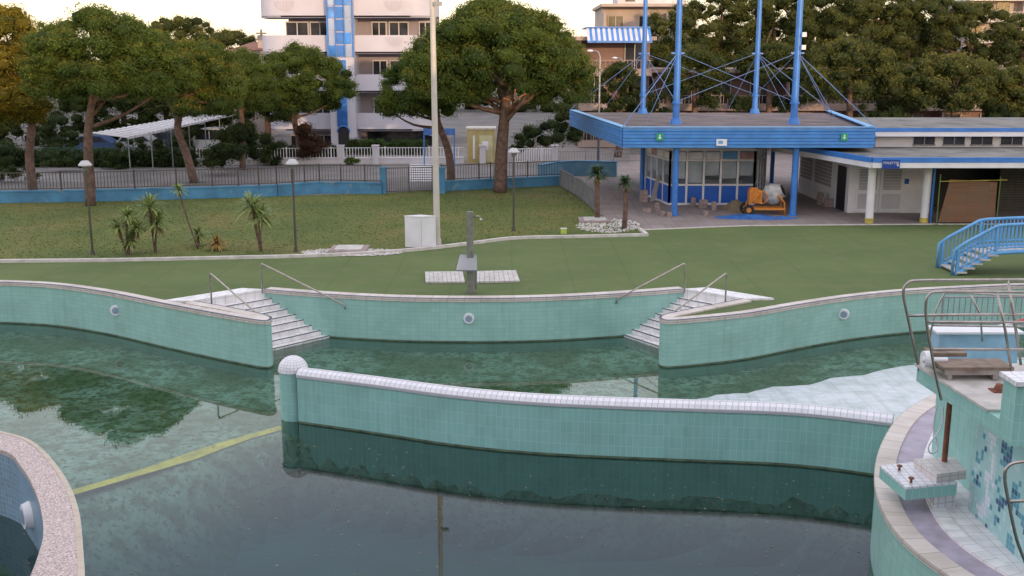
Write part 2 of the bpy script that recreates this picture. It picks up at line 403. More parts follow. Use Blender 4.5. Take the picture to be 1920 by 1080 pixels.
def divY(x):
    if x<div_bot[0][0]: return div_bot[0][1]+.0-( div_bot[0][0]-x)*.45
    for a,c in zip(div_bot,div_bot[1:]):
        if x<=c[0]: return a[1]+(c[1]-a[1])*(x-a[0])/(c[0]-a[0])
    return div_bot[-1][1]
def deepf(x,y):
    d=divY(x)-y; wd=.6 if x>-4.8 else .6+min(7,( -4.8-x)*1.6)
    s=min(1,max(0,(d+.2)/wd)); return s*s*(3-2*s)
nx,ny=140,110; vs=[];fs=[];deep=[]
for j in range(ny+1):
    for i in range(nx+1):
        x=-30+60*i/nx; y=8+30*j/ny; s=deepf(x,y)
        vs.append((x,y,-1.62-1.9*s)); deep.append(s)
for j in range(ny):
    for i in range(nx):
        a=j*(nx+1)+i; fs.append((a,a+1,a+nx+2,a+nx+1))
m,n,l,b=nodes('pool_floor'); tcn=n.new('ShaderNodeTexCoord'); uv=tcn.outputs['UV']
t=n.new('ShaderNodeTexBrick'); t.offset=0; t.inputs['Scale'].default_value=1; t.inputs['Brick Width'].default_value=.25; t.inputs['Row Height'].default_value=.25; t.inputs['Mortar Size'].default_value=.008
t.inputs['Color1'].default_value=(.24,.38,.30,1); t.inputs['Color2'].default_value=(.29,.44,.35,1); t.inputs['Mortar'].default_value=(.18,.29,.22,1); l.new(uv,t.inputs['Vector'])
cc=mix(n,l,t.outputs['Color'],(.10,.17,.07),ramp(n,l,noise(n,l,uv,.45,10),[(.43,(0,0,0)),(.62,(.85,.85,.85))]))
cc=mix(n,l,cc,(.075,.13,.05),ramp(n,l,noise(n,l,uv,2.6,11),[(.46,(0,0,0)),(.60,(.8,.8,.8))]))
cc=mix(n,l,cc,(.045,.06,.022),ramp(n,l,noise(n,l,uv,8,9),[(.53,(0,0,0)),(.62,(.8,.8,.8))]))
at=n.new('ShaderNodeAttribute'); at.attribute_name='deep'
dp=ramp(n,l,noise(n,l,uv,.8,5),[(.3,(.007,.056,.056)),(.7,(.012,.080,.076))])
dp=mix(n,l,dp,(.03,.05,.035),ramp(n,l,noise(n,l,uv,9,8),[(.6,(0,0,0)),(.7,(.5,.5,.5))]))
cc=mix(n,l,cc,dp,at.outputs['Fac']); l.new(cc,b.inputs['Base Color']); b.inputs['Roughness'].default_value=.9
floorm=m
pool=Thing('swimming_pool','teal tiled outdoor swimming pool with algae on its floor','swimming pool',(0,25,-1.6))
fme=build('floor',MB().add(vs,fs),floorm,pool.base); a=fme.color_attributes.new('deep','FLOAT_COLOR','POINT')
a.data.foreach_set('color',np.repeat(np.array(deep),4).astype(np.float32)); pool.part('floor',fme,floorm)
full=outline+[outline[0]]
pool.part('basin_wall',MB().ribbon(full,-4,-.0),teal)
for nm,pth in (('coping',cat(left_face,left_end,left_back)),('coping',cen),('coping',cat(right_back,right_end,right_face))):
    thin=offset(pth,.04); out=offset(pth,.34 if pth is not cen else .42)
    mb=MB().strip(thin,out,.06,.05).ribbon(out,-.01,.05).ribbon(offset(pth,-.03),-.05,.05).strip(offset(pth,-.03),pth,-.05,-.05)
    pool.part('coping',mb,cop)
    pool.part('edge_line',MB().strip(offset(pth,-.03),thin,.052,.062),navy,'thin navy blue edge tile line')
    wb=offset(pth,-.006); pool.part('waterline_stain',MB().ribbon(wb,WZ-.02,WZ+.05),M('waterline_scum',(.10,.14,.09),.8,.4,4),'dark algae line at the water level')
lensm=M('lens_blue_grey',(.25,.33,.42),.3,.1)
def poollight(x,yedge,y,nrm,th=pool,r=.17):
    e=P(x,yedge); c=Vector(PD(x,y,e[1])); nn=Vector(nrm).normalized(); c=c+nn*.01
    mb=MB().cyl(c-nn*.02,c+nn*.05,r,r*.9,20); o=th.part('pool_light',mb,white)
    th.part('lens',MB().cyl(c+nn*.05,c+nn*.06,r*.62,r*.55,16),lensm,parent=o)
poollight(217,554,582,(.25,-1,0)); poollight(879,563,597,(0,-1,0)); poollight(1582,562,589,(-.3,-1,0))
m,n,l,b=nodes('water'); n.remove(b); tc=n.new('ShaderNodeTexCoord').outputs['Object']
fr=n.new('ShaderNodeFresnel'); fr.inputs['IOR'].default_value=1.5
gl=n.new('ShaderNodeBsdfGlossy'); gl.inputs['Roughness'].default_value=.008; tr=n.new('ShaderNodeBsdfTransparent'); tr.inputs[0].default_value=(.84,.95,.93,1)
bp=n.new('ShaderNodeBump'); bp.inputs['Strength'].default_value=.02; bp.inputs['Distance'].default_value=.02; l.new(noise(n,l,tc,2.5,3),bp.inputs['Height']); l.new(bp.outputs['Normal'],gl.inputs['Normal'])
x=n.new('ShaderNodeMixShader'); l.new(fr.outputs[0],x.inputs[0]); l.new(tr.outputs[0],x.inputs[1]); l.new(gl.outputs[0],x.inputs[2]); l.new(x.outputs[0],n['Material Output'].inputs['Surface'])
flat('water',outline,[],WZ,m)
a=P(130,918,-1.62);c=P(530,803,-1.62); d=Vector((c[0]-a[0],c[1]-a[1])).normalized(); nn=Vector((-d.y,d.x))*.14
N=40; vs=[];fs=[]
for i in range(N+1):
    p=Vector((a[0]+(c[0]-a[0])*i/N,a[1]+(c[1]-a[1])*i/N))
    for q in(p-nn,p+nn): vs.append((q.x,q.y,max(-1.62-1.9*deepf(q.x,q.y)+.03,-1.70)))
    if i: fs.append((2*i-2,2*i-1,2*i+1,2*i)[::-1])
pool.part('lane_line',MB().add(vs,fs),M('yellow_line',(.72,.58,.05),.8,.3,3,spots=((.30,.30,.07),5,.6)),'faded yellow lane line under the water')
mb=MB()
for i in range(1300):
    x=random.uniform(-9,9);y=random.uniform(15,31); s=random.uniform(.010,.032); t=random.uniform(0,6.28)
    mb.add([(x+s*math.cos(t+k*1.57)*(1 if k%2 else .5),y+s*math.sin(t+k*1.57)*(1 if k%2 else .5),WZ+.006) for k in range(4)],[(0,1,2,3)])
o=struct('floating_leaves',mb,M('dead_leaf',(.28,.2,.12),.8,.5,2)); o['kind']='stuff'; meta(o,'scattered brown leaves floating on the pool water','leaves')
def stairs(A,B,Cc,Dd,sg):
    A,B,Cc,Dd=map(lambda p:Vector(p[:2]),(A,B,Cc,Dd)); dd=(A-B).normalized()
    T=Thing('pool_stairs','white tiled steps with navy edges leading into the pool','stairs',((A.x+Dd.x)/2,(A.y+Dd.y)/2,-1.5),'pool entry stairs')
    N=8; ml=MB(); Cc=Cc+(Cc-A)*.06; Dd=Dd+(Dd-B)*.06
    for i in range(N):
        t0,t1=i/N,(i+1)/N; z=-.06-(i+1)*.15
        e0=.15+.95*t0; e1=.15+.95*t1
        a0=A.lerp(Cc,t0)+dd*e0;a1=A.lerp(Cc,t1)+dd*e1;b0=B.lerp(Dd,t0)-dd*.25;b1=B.lerp(Dd,t1)-dd*.25
        T.part('step',MB().prism([a0,b0,b1,a1],-1.9,z),whitesteps)
        k=.12; c0=a1.lerp(a0,k);c1=b1.lerp(b0,k); mv=(a1-a0)*.02
        ml.prism([c0,c1,b1+mv,a1+mv],z-.014,z+.004)
    T.part('nosing',ml,navy)
    back=(A-Cc).normalized(); k0=A+back*.75+dd*.3;k1=B+back*.75
    f0=A-back*.015+dd*.1; f1=B-back*.015
    T.part('landing',MB().prism([f0,f1,k1,k0],-.25,.066),whitesteps)
stairs(P(364,567),P(495,546),P(510,657,WZ),P(632,627,WZ),1)
stairs(P(1393,563),P(1283,545),P(1232,655,WZ),P(1158,623,WZ),-1)
def rail(px,yb,ex,ey,De,label):
    b=Vector(P(px,yb)); e=Vector(PD(ex,ey,De)); top=b+Vector((0,0,.95)); d=(e-top).normalized()
    pth=[b,b+Vector((0,0,.82)),top+Vector((0,0,-.03))+d*.03,top+d*.16,(top+e)/2,e,e+Vector((0,0,-.12))]
    single('handrail',MB().tube([b,b+Vector((0,0,.45)),b+Vector((0,0,.86))]+[tuple(x) for x in smooth([tuple(p) for p in pth[1:5]],4)][2:]+[e,e+Vector((d.x*.05,d.y*.05,-.15))],.026,8),chrome,label,'handrail','pool stair handrails',base=tuple(b))
hl='bent stainless tube handrail beside the pool steps'
rail(492,550,645,571,P(645,557)[1]-.06,hl); rail(397,570,482,588,P(482,590)[1]+.25,hl)
rail(1283,549,1158,560,P(1158,554)[1]-.06,hl); rail(1360,570,1263,585,P(1263,588)[1]+.25,hl)
dv=smooth([(p[0],p[1],0) for p in div_bot],6); W=Thing('pool_divider_wall','curved teal tiled dividing wall with white tiled coping and domed pier','wall',dv[0][:2]+(WZ,))
bk=offset(dv,.34); TZ=-.19
W.part('wall_face',MB().ribbon(dv,-4,TZ).ribbon(bk,-4,TZ),tealv)
prof=[(-.03,TZ-.0),(-.03,TZ+.06),(.03,TZ+.14),(.17,TZ+.19),(.29,TZ+.17),(.37,TZ+.10),(.37,TZ)]
mb=MB(); ps=[offset(dv,o) for o,z in prof]
for k in range(len(prof)-1):
    mb2=MB().strip(ps[k],ps[k+1],prof[k][1],prof[k+1][1]); mb.add(mb2.v,mb2.f,mb2.uv)
W.part('coping',mb,whitetile)
W.part('waterline_stain',MB().ribbon(offset(dv,-.008),WZ-.02,WZ+.05),M('waterline_scum',(.1,.14,.09)))
pc=P(549,790,WZ); pc=(pc[0],pc[1]+.3)
pr=W.part('pier',MB().cyl((pc[0],pc[1],-4),(pc[0],pc[1],-.14),.335,n=24,caps=False),tealv)
W.part('pier_dome',MB().sph((pc[0],pc[1],-.14),.36,24,8,1.0,0),whitetile,parent=pr)
edge=smooth(pl([(1300,752),(1345,741),(1400,737),(1450,726),(1515,722),(1560,709),(1620,703),(1660,692),(1715,684),(1850,668),(2000,678)],WZ+.02),3)
bp_=[(p[0]+random.uniform(-.04,.04),p[1]+random.uniform(-.05,.05),p[2]) for p in edge]+pl([(1950,800),(1690,800),(1550,790),(1400,775),(1310,765)],WZ+.02)
struct('beach_ramp',MB().prism([(p[0],p[1]) for p in bp_],-1.9,WZ+.025),TM('pale_beach_tile',(.48,.52,.54),(.58,.61,.65),(.44,.48,.50),.25,.12,.006,.25,stain=(.22,.30,.25),amt=.75,ss=1.6))
outer=smooth(pl([(-400,760),(-150,780),(0,815),(60,836),(110,890),(140,955),(150,1040),(150,1120),(120,1230),(60,1350)]),6)
inner=smooth(pl([(-400,790),(-150,815),(0,848),(40,880),(70,935),(82,1000),(70,1055),(45,1110),(-10,1190),(-80,1280)]),6)
R=Thing('basin_wall','curved basin wall with speckled granite coping and blue mosaic inside','wall',(outer[20][0],outer[20][1],WZ))
R.part('coping',MB().strip(outer,inner,.06,.06).ribbon(inner,-.03,.06),granite)
R.part('coping_edge',MB().strip(offset(outer,.05),offset(outer,-.04),.055,.066).ribbon(offset(outer,.05),-.03,.055),TM('tan_edge_tile',(.50,.38,.28),(.58,.46,.35),(.5,.47,.42),.12,.2,.012,.5,amt=.2))
R.part('inner_face',MB().ribbon(offset(inner,.03),-4,-.02),mosblue)
R.part('outer_face',MB().ribbon(offset(outer,.03),-4,-.0),teal)
ip=offset(inner,.0); best=None
for k in range(2,len(ip)-2):
    for zz in (-.2,-.3,-.4,-.5,-.6,-.7,-.8):
        bx_,by_=bearing(ip[k][0],ip[k][1],zz); dd_=math.hypot(bx_-34,by_-985)
        if best is None or dd_<best[0]: best=(dd_,k,zz)
k=best[1]; lc=Vector((ip[k][0],ip[k][1],best[2])); tt=Vector((ip[k+1][0]-ip[k-1][0],ip[k+1][1]-ip[k-1][1],0)).normalized(); nr=Vector((tt.y,-tt.x,0))
if nr.dot(Vector((-1,-.5,0)))<0:nr=-nr
lo=R.part('pool_light',MB().cyl(lc-nr*.06,lc+nr*.10,.27,.22,24),white); R.part('lens',MB().cyl(lc+nr*.10,lc+nr*.11,.15,.14,16),lensm,parent=lo)
# ---------------- diving island
isl=smooth(pl([(1900,715),(1800,728),(1740,750),(1690,783),(1658,830),(1643,880),(1646,930),(1670,985),(1715,1035),(1790,1090),(1900,1150),(2050,1210)]),6)
IS=Thing('diving_island','rounded teal tiled island with pale tiled rim walkway','platform',(8,16,WZ))
IS.part('side_face',MB().ribbon(isl,-4,-.02),teal)
ii=offset(isl,-.42)
sgn=1 if ii[30][0]<isl[30][0] else -1
def inn(d): return offset(isl,sgn*d)
IS.part('rim',MB().strip(inn(-.03),inn(.32),.05,.05).ribbon(inn(-.03),-.03,.05).ribbon(inn(.32),.0,.05),cop)
IS.part('walkway',MB().strip(inn(.31),inn(.75),.02,.02),lilac)
IS.part('inner_paving',MB().strip(inn(.75),inn(1.0),.06,.06).ribbon(inn(.75),0,.06),whitesteps)
p4=[(p[0],p[1]) for p in inn(.98)]+[(13,10.5),(14,22)]
IS.part('deck',MB().prism(p4,-.2,.03),whitesteps)
m,n,l,b=nodes('pixel_mosaic'); uv=n.new('ShaderNodeTexCoord').outputs['UV']
sn=n.new('ShaderNodeVectorMath'); sn.operation='SNAP'; sn.inputs[1].default_value=(.09,.09,.09); l.new(uv,sn.inputs[0])
wn=n.new('ShaderNodeTexWhiteNoise'); l.new(sn.outputs[0],wn.inputs['Vector'])
ad=n.new('ShaderNodeMath'); ad.operation='MULTIPLY_ADD'; ad.inputs[1].default_value=.10; l.new(wn.outputs['Value'],ad.inputs[0]); l.new(noise(n,l,sn.outputs[0],2.3,2),ad.inputs[2])
cc=ramp(n,l,ad.outputs[0],[(0,(.025,.10,.21)),(.44,(.07,.30,.38)),(.475,(.34,.58,.58)),(.60,(.44,.64,.66)),(.67,(.68,.72,.80))],True)
t=n.new('ShaderNodeTexBrick'); t.offset=0; t.inputs['Scale'].default_value=1; t.inputs['Brick Width'].default_value=.09; t.inputs['Row Height'].default_value=.09; t.inputs['Mortar Size'].default_value=.004; l.new(uv,t.inputs['Vector'])
cc=mix(n,l,cc,(.42,.48,.5),t.outputs['Fac']); l.new(cc,b.inputs['Base Color']); b.inputs['Roughness'].default_value=.3
pixm=m
TW=Thing('diving_tower','mosaic tiled diving platform with cantilevered deck and tiled parapet','diving platform',(8.4,15,0))
TW.part('mosaic_wall',MB().box(7.38,9.8,12.6,16.1,.03,1.999),pixm)
TW.part('platform_deck',MB().prism([(6.8,14.15),(9.8,13.6),(9.8,16.75),(6.62,16.75)],2.0,2.25),tealv)
TW.part('deck_surface',MB().prism([(6.76,14.45),(9.8,14.3),(9.8,16.78),(6.58,16.78)],2.252,2.29),slab)
TW.part('parapet',MB().box(6.80,9.8,13.75,14.15,2.0,2.86),tealv); TW.part('parapet_coping',MB().box(6.76,9.8,13.7,14.2,2.862,2.93),whitetile)
p0=PD(1762,626,18);p1=PD(1905,690,18)
BB=Thing('springboard_base','pale blue painted bench with thin white top behind the board','diving board',(p0[0]+.6,18,2.25))
BB.part('body',MB().box(p0[0],p0[0]+1.4,18,18.4,p1[2],p0[2]),M('pale_blue_panel',(.30,.46,.60),.5,.2,3)); BB.part('top_slab',MB().box(p0[0]-.06,p0[0]+1.46,17.95,18.45,p0[2]+.002,p0[2]+.04),white)
TW.part('rear_pier',MB().box(7.7,9.6,16.76,18.5,.03,p1[2]-.005),tealv)
BD=Thing('diving_board','worn brown diving board with white fulcrum roller on rusty foot','diving board',(7.2,15.9,2.29))
a=PD(1748,690,16.2)
BD.part('board',MB().box(a[0],a[0]+1.1,15.8,16.3,2.46,2.51),woodb); BD.part('rear_board',MB().box(a[0]+.03,a[0]+.6,16.36,16.7,2.52,2.58),woodb)
BD.part('frame',MB().box(a[0]+.05,a[0]+1.05,15.83,15.9,2.38,2.458).box(a[0]+.05,a[0]+1.05,16.2,16.27,2.38,2.458).box(a[0]+.1,a[0]+.17,15.83,16.6,2.3,2.378).box(a[0]+.8,a[0]+.87,15.83,16.6,2.3,2.378),chrome)
rc=PD(1738,673,16.2); BD.part('roller',MB().cyl((rc[0]-.06,16.2,rc[2]),(rc[0]+.05,16.2,rc[2]),.13,n=20).cyl((rc[0]-.1,16.15,rc[2]),(rc[0]+.3,16.15,rc[2]),.04),white)
BD.part('foot',MB().cyl((7.3,15.3,2.29),(7.3,15.3,2.40),.09,.05).box(7.18,7.42,15.2,15.4,2.29,2.31),rust)
def tb(pts,D): return [PD(x,y,D) for x,y in pts]
def railing(label,segs,r=.028,mat=chrome):
    mb=MB()
    for D,pts,sm in segs:
        q=tb(pts,D); mb.tube(smooth(q,5) if sm else q,r,8)
    return single('tube_railing',mb,mat,label,'railing','tube railings of the diving platform')
railing('bent stainless guard rail on the diving platform',[(16.7,[(1727,708),(1712,640),(1697,570),(1694,545),(1702,531),(1720,526),(1800,525),(2000,524)],True),(16.7,[(1703,592),(1800,590),(2000,589)],False),(16.7,[(1890,524),(1902,600),(1915,690)],False)],.024)
railing('bent stainless guard rail on the diving platform',[(15.2,[(1765,750),(1752,690),(1738,610),(1736,570),(1742,553),(1760,547),(1840,547),(2000,548)],True),(15.2,[(1740,604),(1830,604),(2000,604)],False),(15.2,[(1748,655),(1830,655),(2000,655)],False),(15.2,[(1870,548),(1885,620),(1898,705)],False)],.021)
railing('second stainless guard rail with sloping posts on the deck',[(17.6,[(1735,690),(1750,600),(1768,556),(1785,549),(1880,553),(2000,556)],True),(17.6,[(1820,552),(1838,590),(1842,640)],False),(17.6,[(1750,610),(1880,612),(2000,614)],False)],.018)
railing('low stainless ladder rail beside the mosaic wall',[(12.9,[(1960,866),(1915,866),(1892,873),(1884,892),(1890,935),(1906,1010),(1925,1060)],True),(12.9,[(1890,940),(1960,938)],False)],.022)
q0=Vector(PD(1835,622,19));q1=Vector(PD(1960,590,19)); T=Thing('barrier_pole','red and white striped barrier pole','pole',tuple(q0))
T.part('pole',MB().cyl(q0,q0.lerp(q1,.5),.03).cyl(q0.lerp(q1,.7),q1,.03),white); T.part('red_band',MB().cyl(q0.lerp(q1,.5),q0.lerp(q1,.7),.031),redp)
a=PD(1765,600,24);c=PD(1990,600,24); T=Thing('picket_railing','grey metal picket railing beside the pool','railing',a)
mb=MB(); x=a[0]
while x<c[0]: mb.cyl((x,24,a[2]-.1),(x,24,a[2]+.55),.012,n=6); x+=.13
T.part('picket',mb,greymetal,stuff=True); T.part('rail',MB().cyl((a[0],24,a[2]+.55),(c[0],24,a[2]+.55),.022).cyl((a[0],24,a[2]-.08),(c[0],24,a[2]-.08),.022).cyl((a[0],24,0),(a[0],24,a[2]+.55),.022),greymetal)
sb=Thing('starting_block','teal tiled starting block with pale top and two rusty pegs','starting block',P(1715,895,.5)[:2]+(0,))
def poly2(l,z): return [P(x,y,z)[:2] for x,y in l]
tp=poly2([(1650,874),(1722,866),(1795,905),(1699,915)],.5)
sb.part('block',MB().prism(tp,.29,.47),tealv); sb.part('top',MB().prism(tp,.472,.51),whitetile)
for x,y in((1686,882),(1708,905)):
    c=P(x,y,.51); sb.part('peg',MB().cyl(c,(c[0],c[1],.58),.022,n=8).cyl((c[0],c[1],.58),(c[0],c[1],.6),.045,n=10),rust)
sb.part('support',MB().prism(poly2([(1735,880),(1785,880),(1795,900),(1755,905)],.5),.03,.288),whitetile)
pst=TM('pink_step_tile',(.64,.57,.55),(.72,.65,.62),(.48,.42,.4),.15,.15,amt=.25)
single('tiled_step',MB().prism(poly2([(1714,860),(1790,857),(1812,882),(1757,889)],.66),.512,.66),pst,'pale pinkish tiled step next to the starting block','step')
c=PD(1772,850,16.6); single('steel_post',MB().cyl((c[0],16.6,.1),(c[0],16.6,1.99),.045).box(c[0]-.09,c[0]+.09,16.51,16.69,.03,.1),rust,'rusty steel post under the diving platform','post')
hp=[PD(1757,760,16.4),PD(1750,800,16.4),PD(1758,840,16.4),PD(1745,850,16.35),PD(1742,835,16.3),PD(1765,800,16.3),PD(1768,765,16.3)]
single('hose',MB().tube(smooth(hp,5),.014,6),white,'white hose hanging beside the rusty post','hose')

# ================= DECK OBJECTS =================
sp=P(882,551); T=Thing('poolside_shower','grey timber shower column with sloped metal hood','shower',sp)
x,y=sp[0],sp[1]
T.part('column',MB().box(x-.1,x+.1,y,y+.2,0,2.55),woodg)
T.part('hood',MB().add([(x-.42,y-.35,.82),(x+.22,y-.35,.82),(x+.2,y+.1,1.22),(x-.32,y+.1,1.22),(x-.42,y-.35,.78),(x+.22,y-.35,.78),(x+.2,y+.1,1.18),(x-.32,y+.1,1.18)],[(0,1,2,3),(7,6,5,4),(0,4,5,1),(1,5,6,2),(3,2,6,7),(0,3,7,4)]),greymetal)
T.part('shower_head',MB().tube([(x+.1,y+.1,2.38),(x+.25,y+.1,2.42),(x+.32,y+.1,2.36)],.02).cyl((x+.32,y+.1,2.36),(x+.33,y+.1,2.3),.03,.06),chrome)
T.part('tap_box',MB().box(x-.06,x+.06,y+.2,y+.3,.9,1.1),greymetal); T.part('pipe_cover',MB().box(x+.12,x+.2,y+.2,y+.28,.1,.8),greymetal)
for l1 in ([(797,513),(868,512),(872,532),(798,532)],[(892,512),(968,510),(975,530),(890,532)]):
    pts=[P(px,py)[:2] for px,py in l1]; T2=MB(); n_=9
    for k in range(n_):
        t0=k/n_;t1=(k+.94)/n_; f=lambda t,a,b:(a[0]+(b[0]-a[0])*t,a[1]+(b[1]-a[1])*t)
        T2.prism([f(t0,pts[3],pts[2]),f(t1,pts[3],pts[2]),f(t1,pts[0],pts[1]),f(t0,pts[0],pts[1])],0.01,.07)
    single('shower_platform',T2,slab,'pale slatted shower platform on green turf','platform','slatted platforms behind the shower')
b_=P(820,462); T=Thing('light_mast','tall cream painted floodlight mast','lamp post',b_)
T.part('pole',MB().cyl(b_,(b_[0]-.06,b_[1],11.5),.13,.09,14),cream); T.part('floodlight',MB().box(b_[0]-.5,b_[0]+.4,b_[1]-.2,b_[1]+.1,11.4,11.7),greymetal); T.part('camera_box',MB().box(b_[0]+.02,b_[0]+.32,b_[1]-.25,b_[1]-.13,9.0,9.15),greymetal); T.part('foot',MB().cyl(b_,(b_[0],b_[1],.3),.17,.15),cream)
c=P(790,466); T=Thing('utility_cabinet','white metal double door utility cabinet on lawn','cabinet',c); x,y=c[0],c[1]
T.part('body',MB().prism([(x-.62,y+.08),(x+.02,y-.12),(x+.56,y+.05),(x-.05,y+.32)],0.05,1.22),white); T.part('plinth',MB().prism([(x-.58,y+.1),(x+.02,y-.09),(x+.52,y+.06),(x-.05,y+.3)],0,.05),conc)
T.part('lid',MB().prism([(x-.65,y+.08),(x+.02,y-.15),(x+.6,y+.05),(x-.05,y+.35)],1.222,1.26),white)
T.part('door_seam',MB().seg((x+.02,y-.12),(x+.025,y-.118),.02,.08,1.2),greymetal)
b_=P(174,478); L=Thing('garden_lamp','slim dark lamp post with pale mushroom shade on lawn','lamp post',b_,'garden lamps on the lawn'); x,y=b_[0],b_[1]
L.part('pole',MB().cyl(b_,(x,y,3.3),.045,.035,10).cyl(b_,(x,y,.2),.09,.06,10),brownm)
L.part('lamp_shade',MB().cyl((x,y,3.34),(x,y,3.48),.24,.12,20).cyl((x,y,3.3),(x,y,3.34),.24,.24,20),M('lamp_shade_white',(.5,.48,.5),.4,.05)); L.part('bulb_housing',MB().cyl((x,y,3.12),(x,y,3.3),.07,.12,12),greymetal)
for px,py in((555,473),(963,434)): copy_thing(L,P(px,py))
def streetlamp(px,yb,yt,D,lab):
    b_=PD(px,yb,D); x,y=b_[0],b_[1]; z=PD(px,yt,D)[2]; T=Thing('street_lamp',lab,'street lamp',(x,y,0))
    T.part('pole',MB().tube([(x,y,0),(x,y,z*.6),(x,y,z-.3),(x-.12,y,z),(x-.5,y,z+.08)],.08,8,.04),greymetal); T.part('lamp_head',MB().sph((x-.6,y,z+.05),.2,10,6,.4),white)
streetlamp(1122,275,97,66,'tall grey curved street lamp behind the lawn')
streetlamp(1165,240,110,80,'tall grey curved street lamp near the terraces')
def gravel(cx,cy,hw,hh,N,lab):
    mb=MB()
    for i in range(N):
        t=random.uniform(0,6.28);r=math.sqrt(random.random()); p=P(cx+hw*r*math.cos(t),cy+hh*r*math.sin(t)); s=random.uniform(.03,.07)
        v=[(p[0]+s*random.uniform(.6,1.2)*math.cos(k*1.2566),p[1]+s*random.uniform(.6,1.2)*math.sin(k*1.2566),.02) for k in range(5)]+[(p[0],p[1],.02+s*.7)]
        mb.add(v,[(k,(k+1)%5,5) for k in range(5)])
    o=struct('gravel',mb,M('white_gravel',(.52,.48,.45),.9,.4,5)); o['kind']='stuff'; meta(o,lab,'gravel')
gravel(660,474,95,7,1100,'white pebbles around the manhole on the lawn edge')
gravel(1140,424,60,13,800,'pale pebbles around the small palms')
for px,py in((655,470),(1115,415)):
    c=P(px,py); T=Thing('manhole','square concrete manhole frame with slab lid','manhole',c); x,y=c[0],c[1]
    T.part('frame',MB().box(x-.7,x+.7,y-.7,y+.7,.015,.10),conc); T.part('lid',MB().box(x-.5,x+.5,y-.5,y+.5,.102,.14),slab)
c=P(1057,440); T=Thing('marker_box','small yellow green marker box on the lawn','marker',c); T.part('box',MB().box(c[0]-.12,c[0]+.12,c[1],c[1]+.15,.03,.24),M('lime_paint',(.5,.6,.1),.5,.1)); T.part('lid',MB().box(c[0]-.13,c[0]+.13,c[1]-.01,c[1]+.16,.242,.26),white)
def blades(mb,c,R,n,up=(-.3,1.3),w=.04,droop=.35):
    for i in range(n):
        t=random.uniform(0,6.28); e=random.uniform(*up); L=R*random.uniform(.7,1.1); d=Vector((math.cos(t)*math.cos(e),math.sin(t)*math.cos(e),math.sin(e))); s=Vector((-math.sin(t),math.cos(t),0))*w
        p=[Vector(c)+d*L*k for k in(0,.4,.75,1)]; 
        for k,q in enumerate(p): q.z-=droop*L*(k/3)**2
        mb.add([p[0]-s*.5,p[0]+s*.5,p[1]+s,p[1]-s,p[2]+s*.7,p[2]-s*.7,p[3]],[(0,1,2,3),(3,2,4,5),(5,4,6)])
yl=M('yucca_leaf',(.19,.24,.06),.6,.4,2); yd=M('dry_leaf',(.20,.15,.06),.8,.3,2); pg=M('palm_leaf_dark',(.06,.10,.04),.6,.3,2)
def yucca(px,py,tops,lab,leaf=yl,name='yucca_plant',R=.75,n=90,tr=.055,cat='plant',w=.028):
    b_=P(px,py); T=Thing(name,lab,cat,b_); tm=MB(); lm=MB(); dm=MB()
    for (tx,ty) in tops:
        q=PD(tx,ty,b_[1]); mid=((b_[0]+q[0])/2+random.uniform(-.05,.05),b_[1],(q[2])/2)
        tm.tube(smooth([b_,mid,q],4),tr,7,tr*.8); blades(lm,q,R,n,w=w); 
        blades(dm,(q[0],q[1],q[2]-.12),R*.5,n//5,(-1.2,-.4),.025,.2)
    T.part('trunk',tm,bark); T.part('leaves',lm,leaf); T.part('dry_leaves',dm,yd)
yucca(240,478,[(238,405),(222,425),(257,428),(245,450)],'clustered yucca with several leafy heads on lawn',R=.62)
yucca(292,474,[(280,388),(294,418)],'tall yucca with spiky yellow green rosette',R=.9)
yucca(372,468,[(335,356)],'thin leaning yucca with small rosette',R=.45,n=50,tr=.035)
yucca(490,472,[(473,388),(490,405)],'tall yucca with spiky yellow green rosette',R=.95)
yucca(405,470,[(405,455)],'low dried brown yucca on the lawn',leaf=M('dried_yucca',(.32,.19,.04),.7,.4,2),R=.6,n=80)
yucca(370,462,[(372,440)],'small green yucca tuft',R=.6,n=80)
yucca(1120,413,[(1120,326)],'small palm with rough trunk on the gravel bed',leaf=pg,name='palm_tree',R=.75,n=120,tr=.13,cat='tree',w=.045)
yucca(1170,430,[(1172,343)],'small palm with rough trunk on the gravel bed',leaf=pg,name='palm_tree',R=.6,n=90,tr=.12,cat='tree',w=.04)

# ================= FENCES =================
def fence(pts,z0,h,lab,mat,sp=.14,postsp=2.2,name='metal_fence',pr=.012,group=None,cat='fence'):
    T=Thing(name,lab,cat,(pts[0][0],pts[0][1],0),group); pk=MB();rl=MB()
    for p,q in zip(pts,pts[1:]):
        L=math.hypot(q[0]-p[0],q[1]-p[1]); d=((q[0]-p[0])/L,(q[1]-p[1])/L)
        for k in range(int(L/sp)): 
            x,y=p[0]+d[0]*k*sp,p[1]+d[1]*k*sp; pk.box(x-pr,x+pr,y-pr,y+pr,z0+.08,z0+h-.04)
        rl.seg(p,q,.04,z0+h-.04,z0+h); rl.seg(p,q,.04,z0+.06,z0+.1)
        for k in range(int(L/postsp)+1):
            x,y=p[0]+d[0]*k*postsp,p[1]+d[1]*k*postsp; T.part('post',MB().box(x-.035,x+.035,y-.035,y+.035,z0-.02,z0+h+.06),mat)
    T.part('picket',pk,mat,stuff=True); T.part('rail',rl,mat); return T
def wall(pts,z1,lab,th=.3,mat=bluewall,capm=None):
    T=Thing('garden_wall',lab,'wall',(pts[0][0],pts[0][1],0)); mb=MB();cp=MB()
    for p,q in zip(pts,pts[1:]): mb.seg(p,q,th,-.05,z1); cp.seg(p,q,th+.06,z1+.002,z1+.07)
    T.part('wall_body',mb,mat); T.part('cap',cp,capm or bluewall)
wl=smooth(pl([(-500,392),(-200,387),(0,381),(180,378),(400,372),(520,368),(600,362),(717,364)]),3)
wall(wl,.55,'low blue painted garden wall beside the lawn')
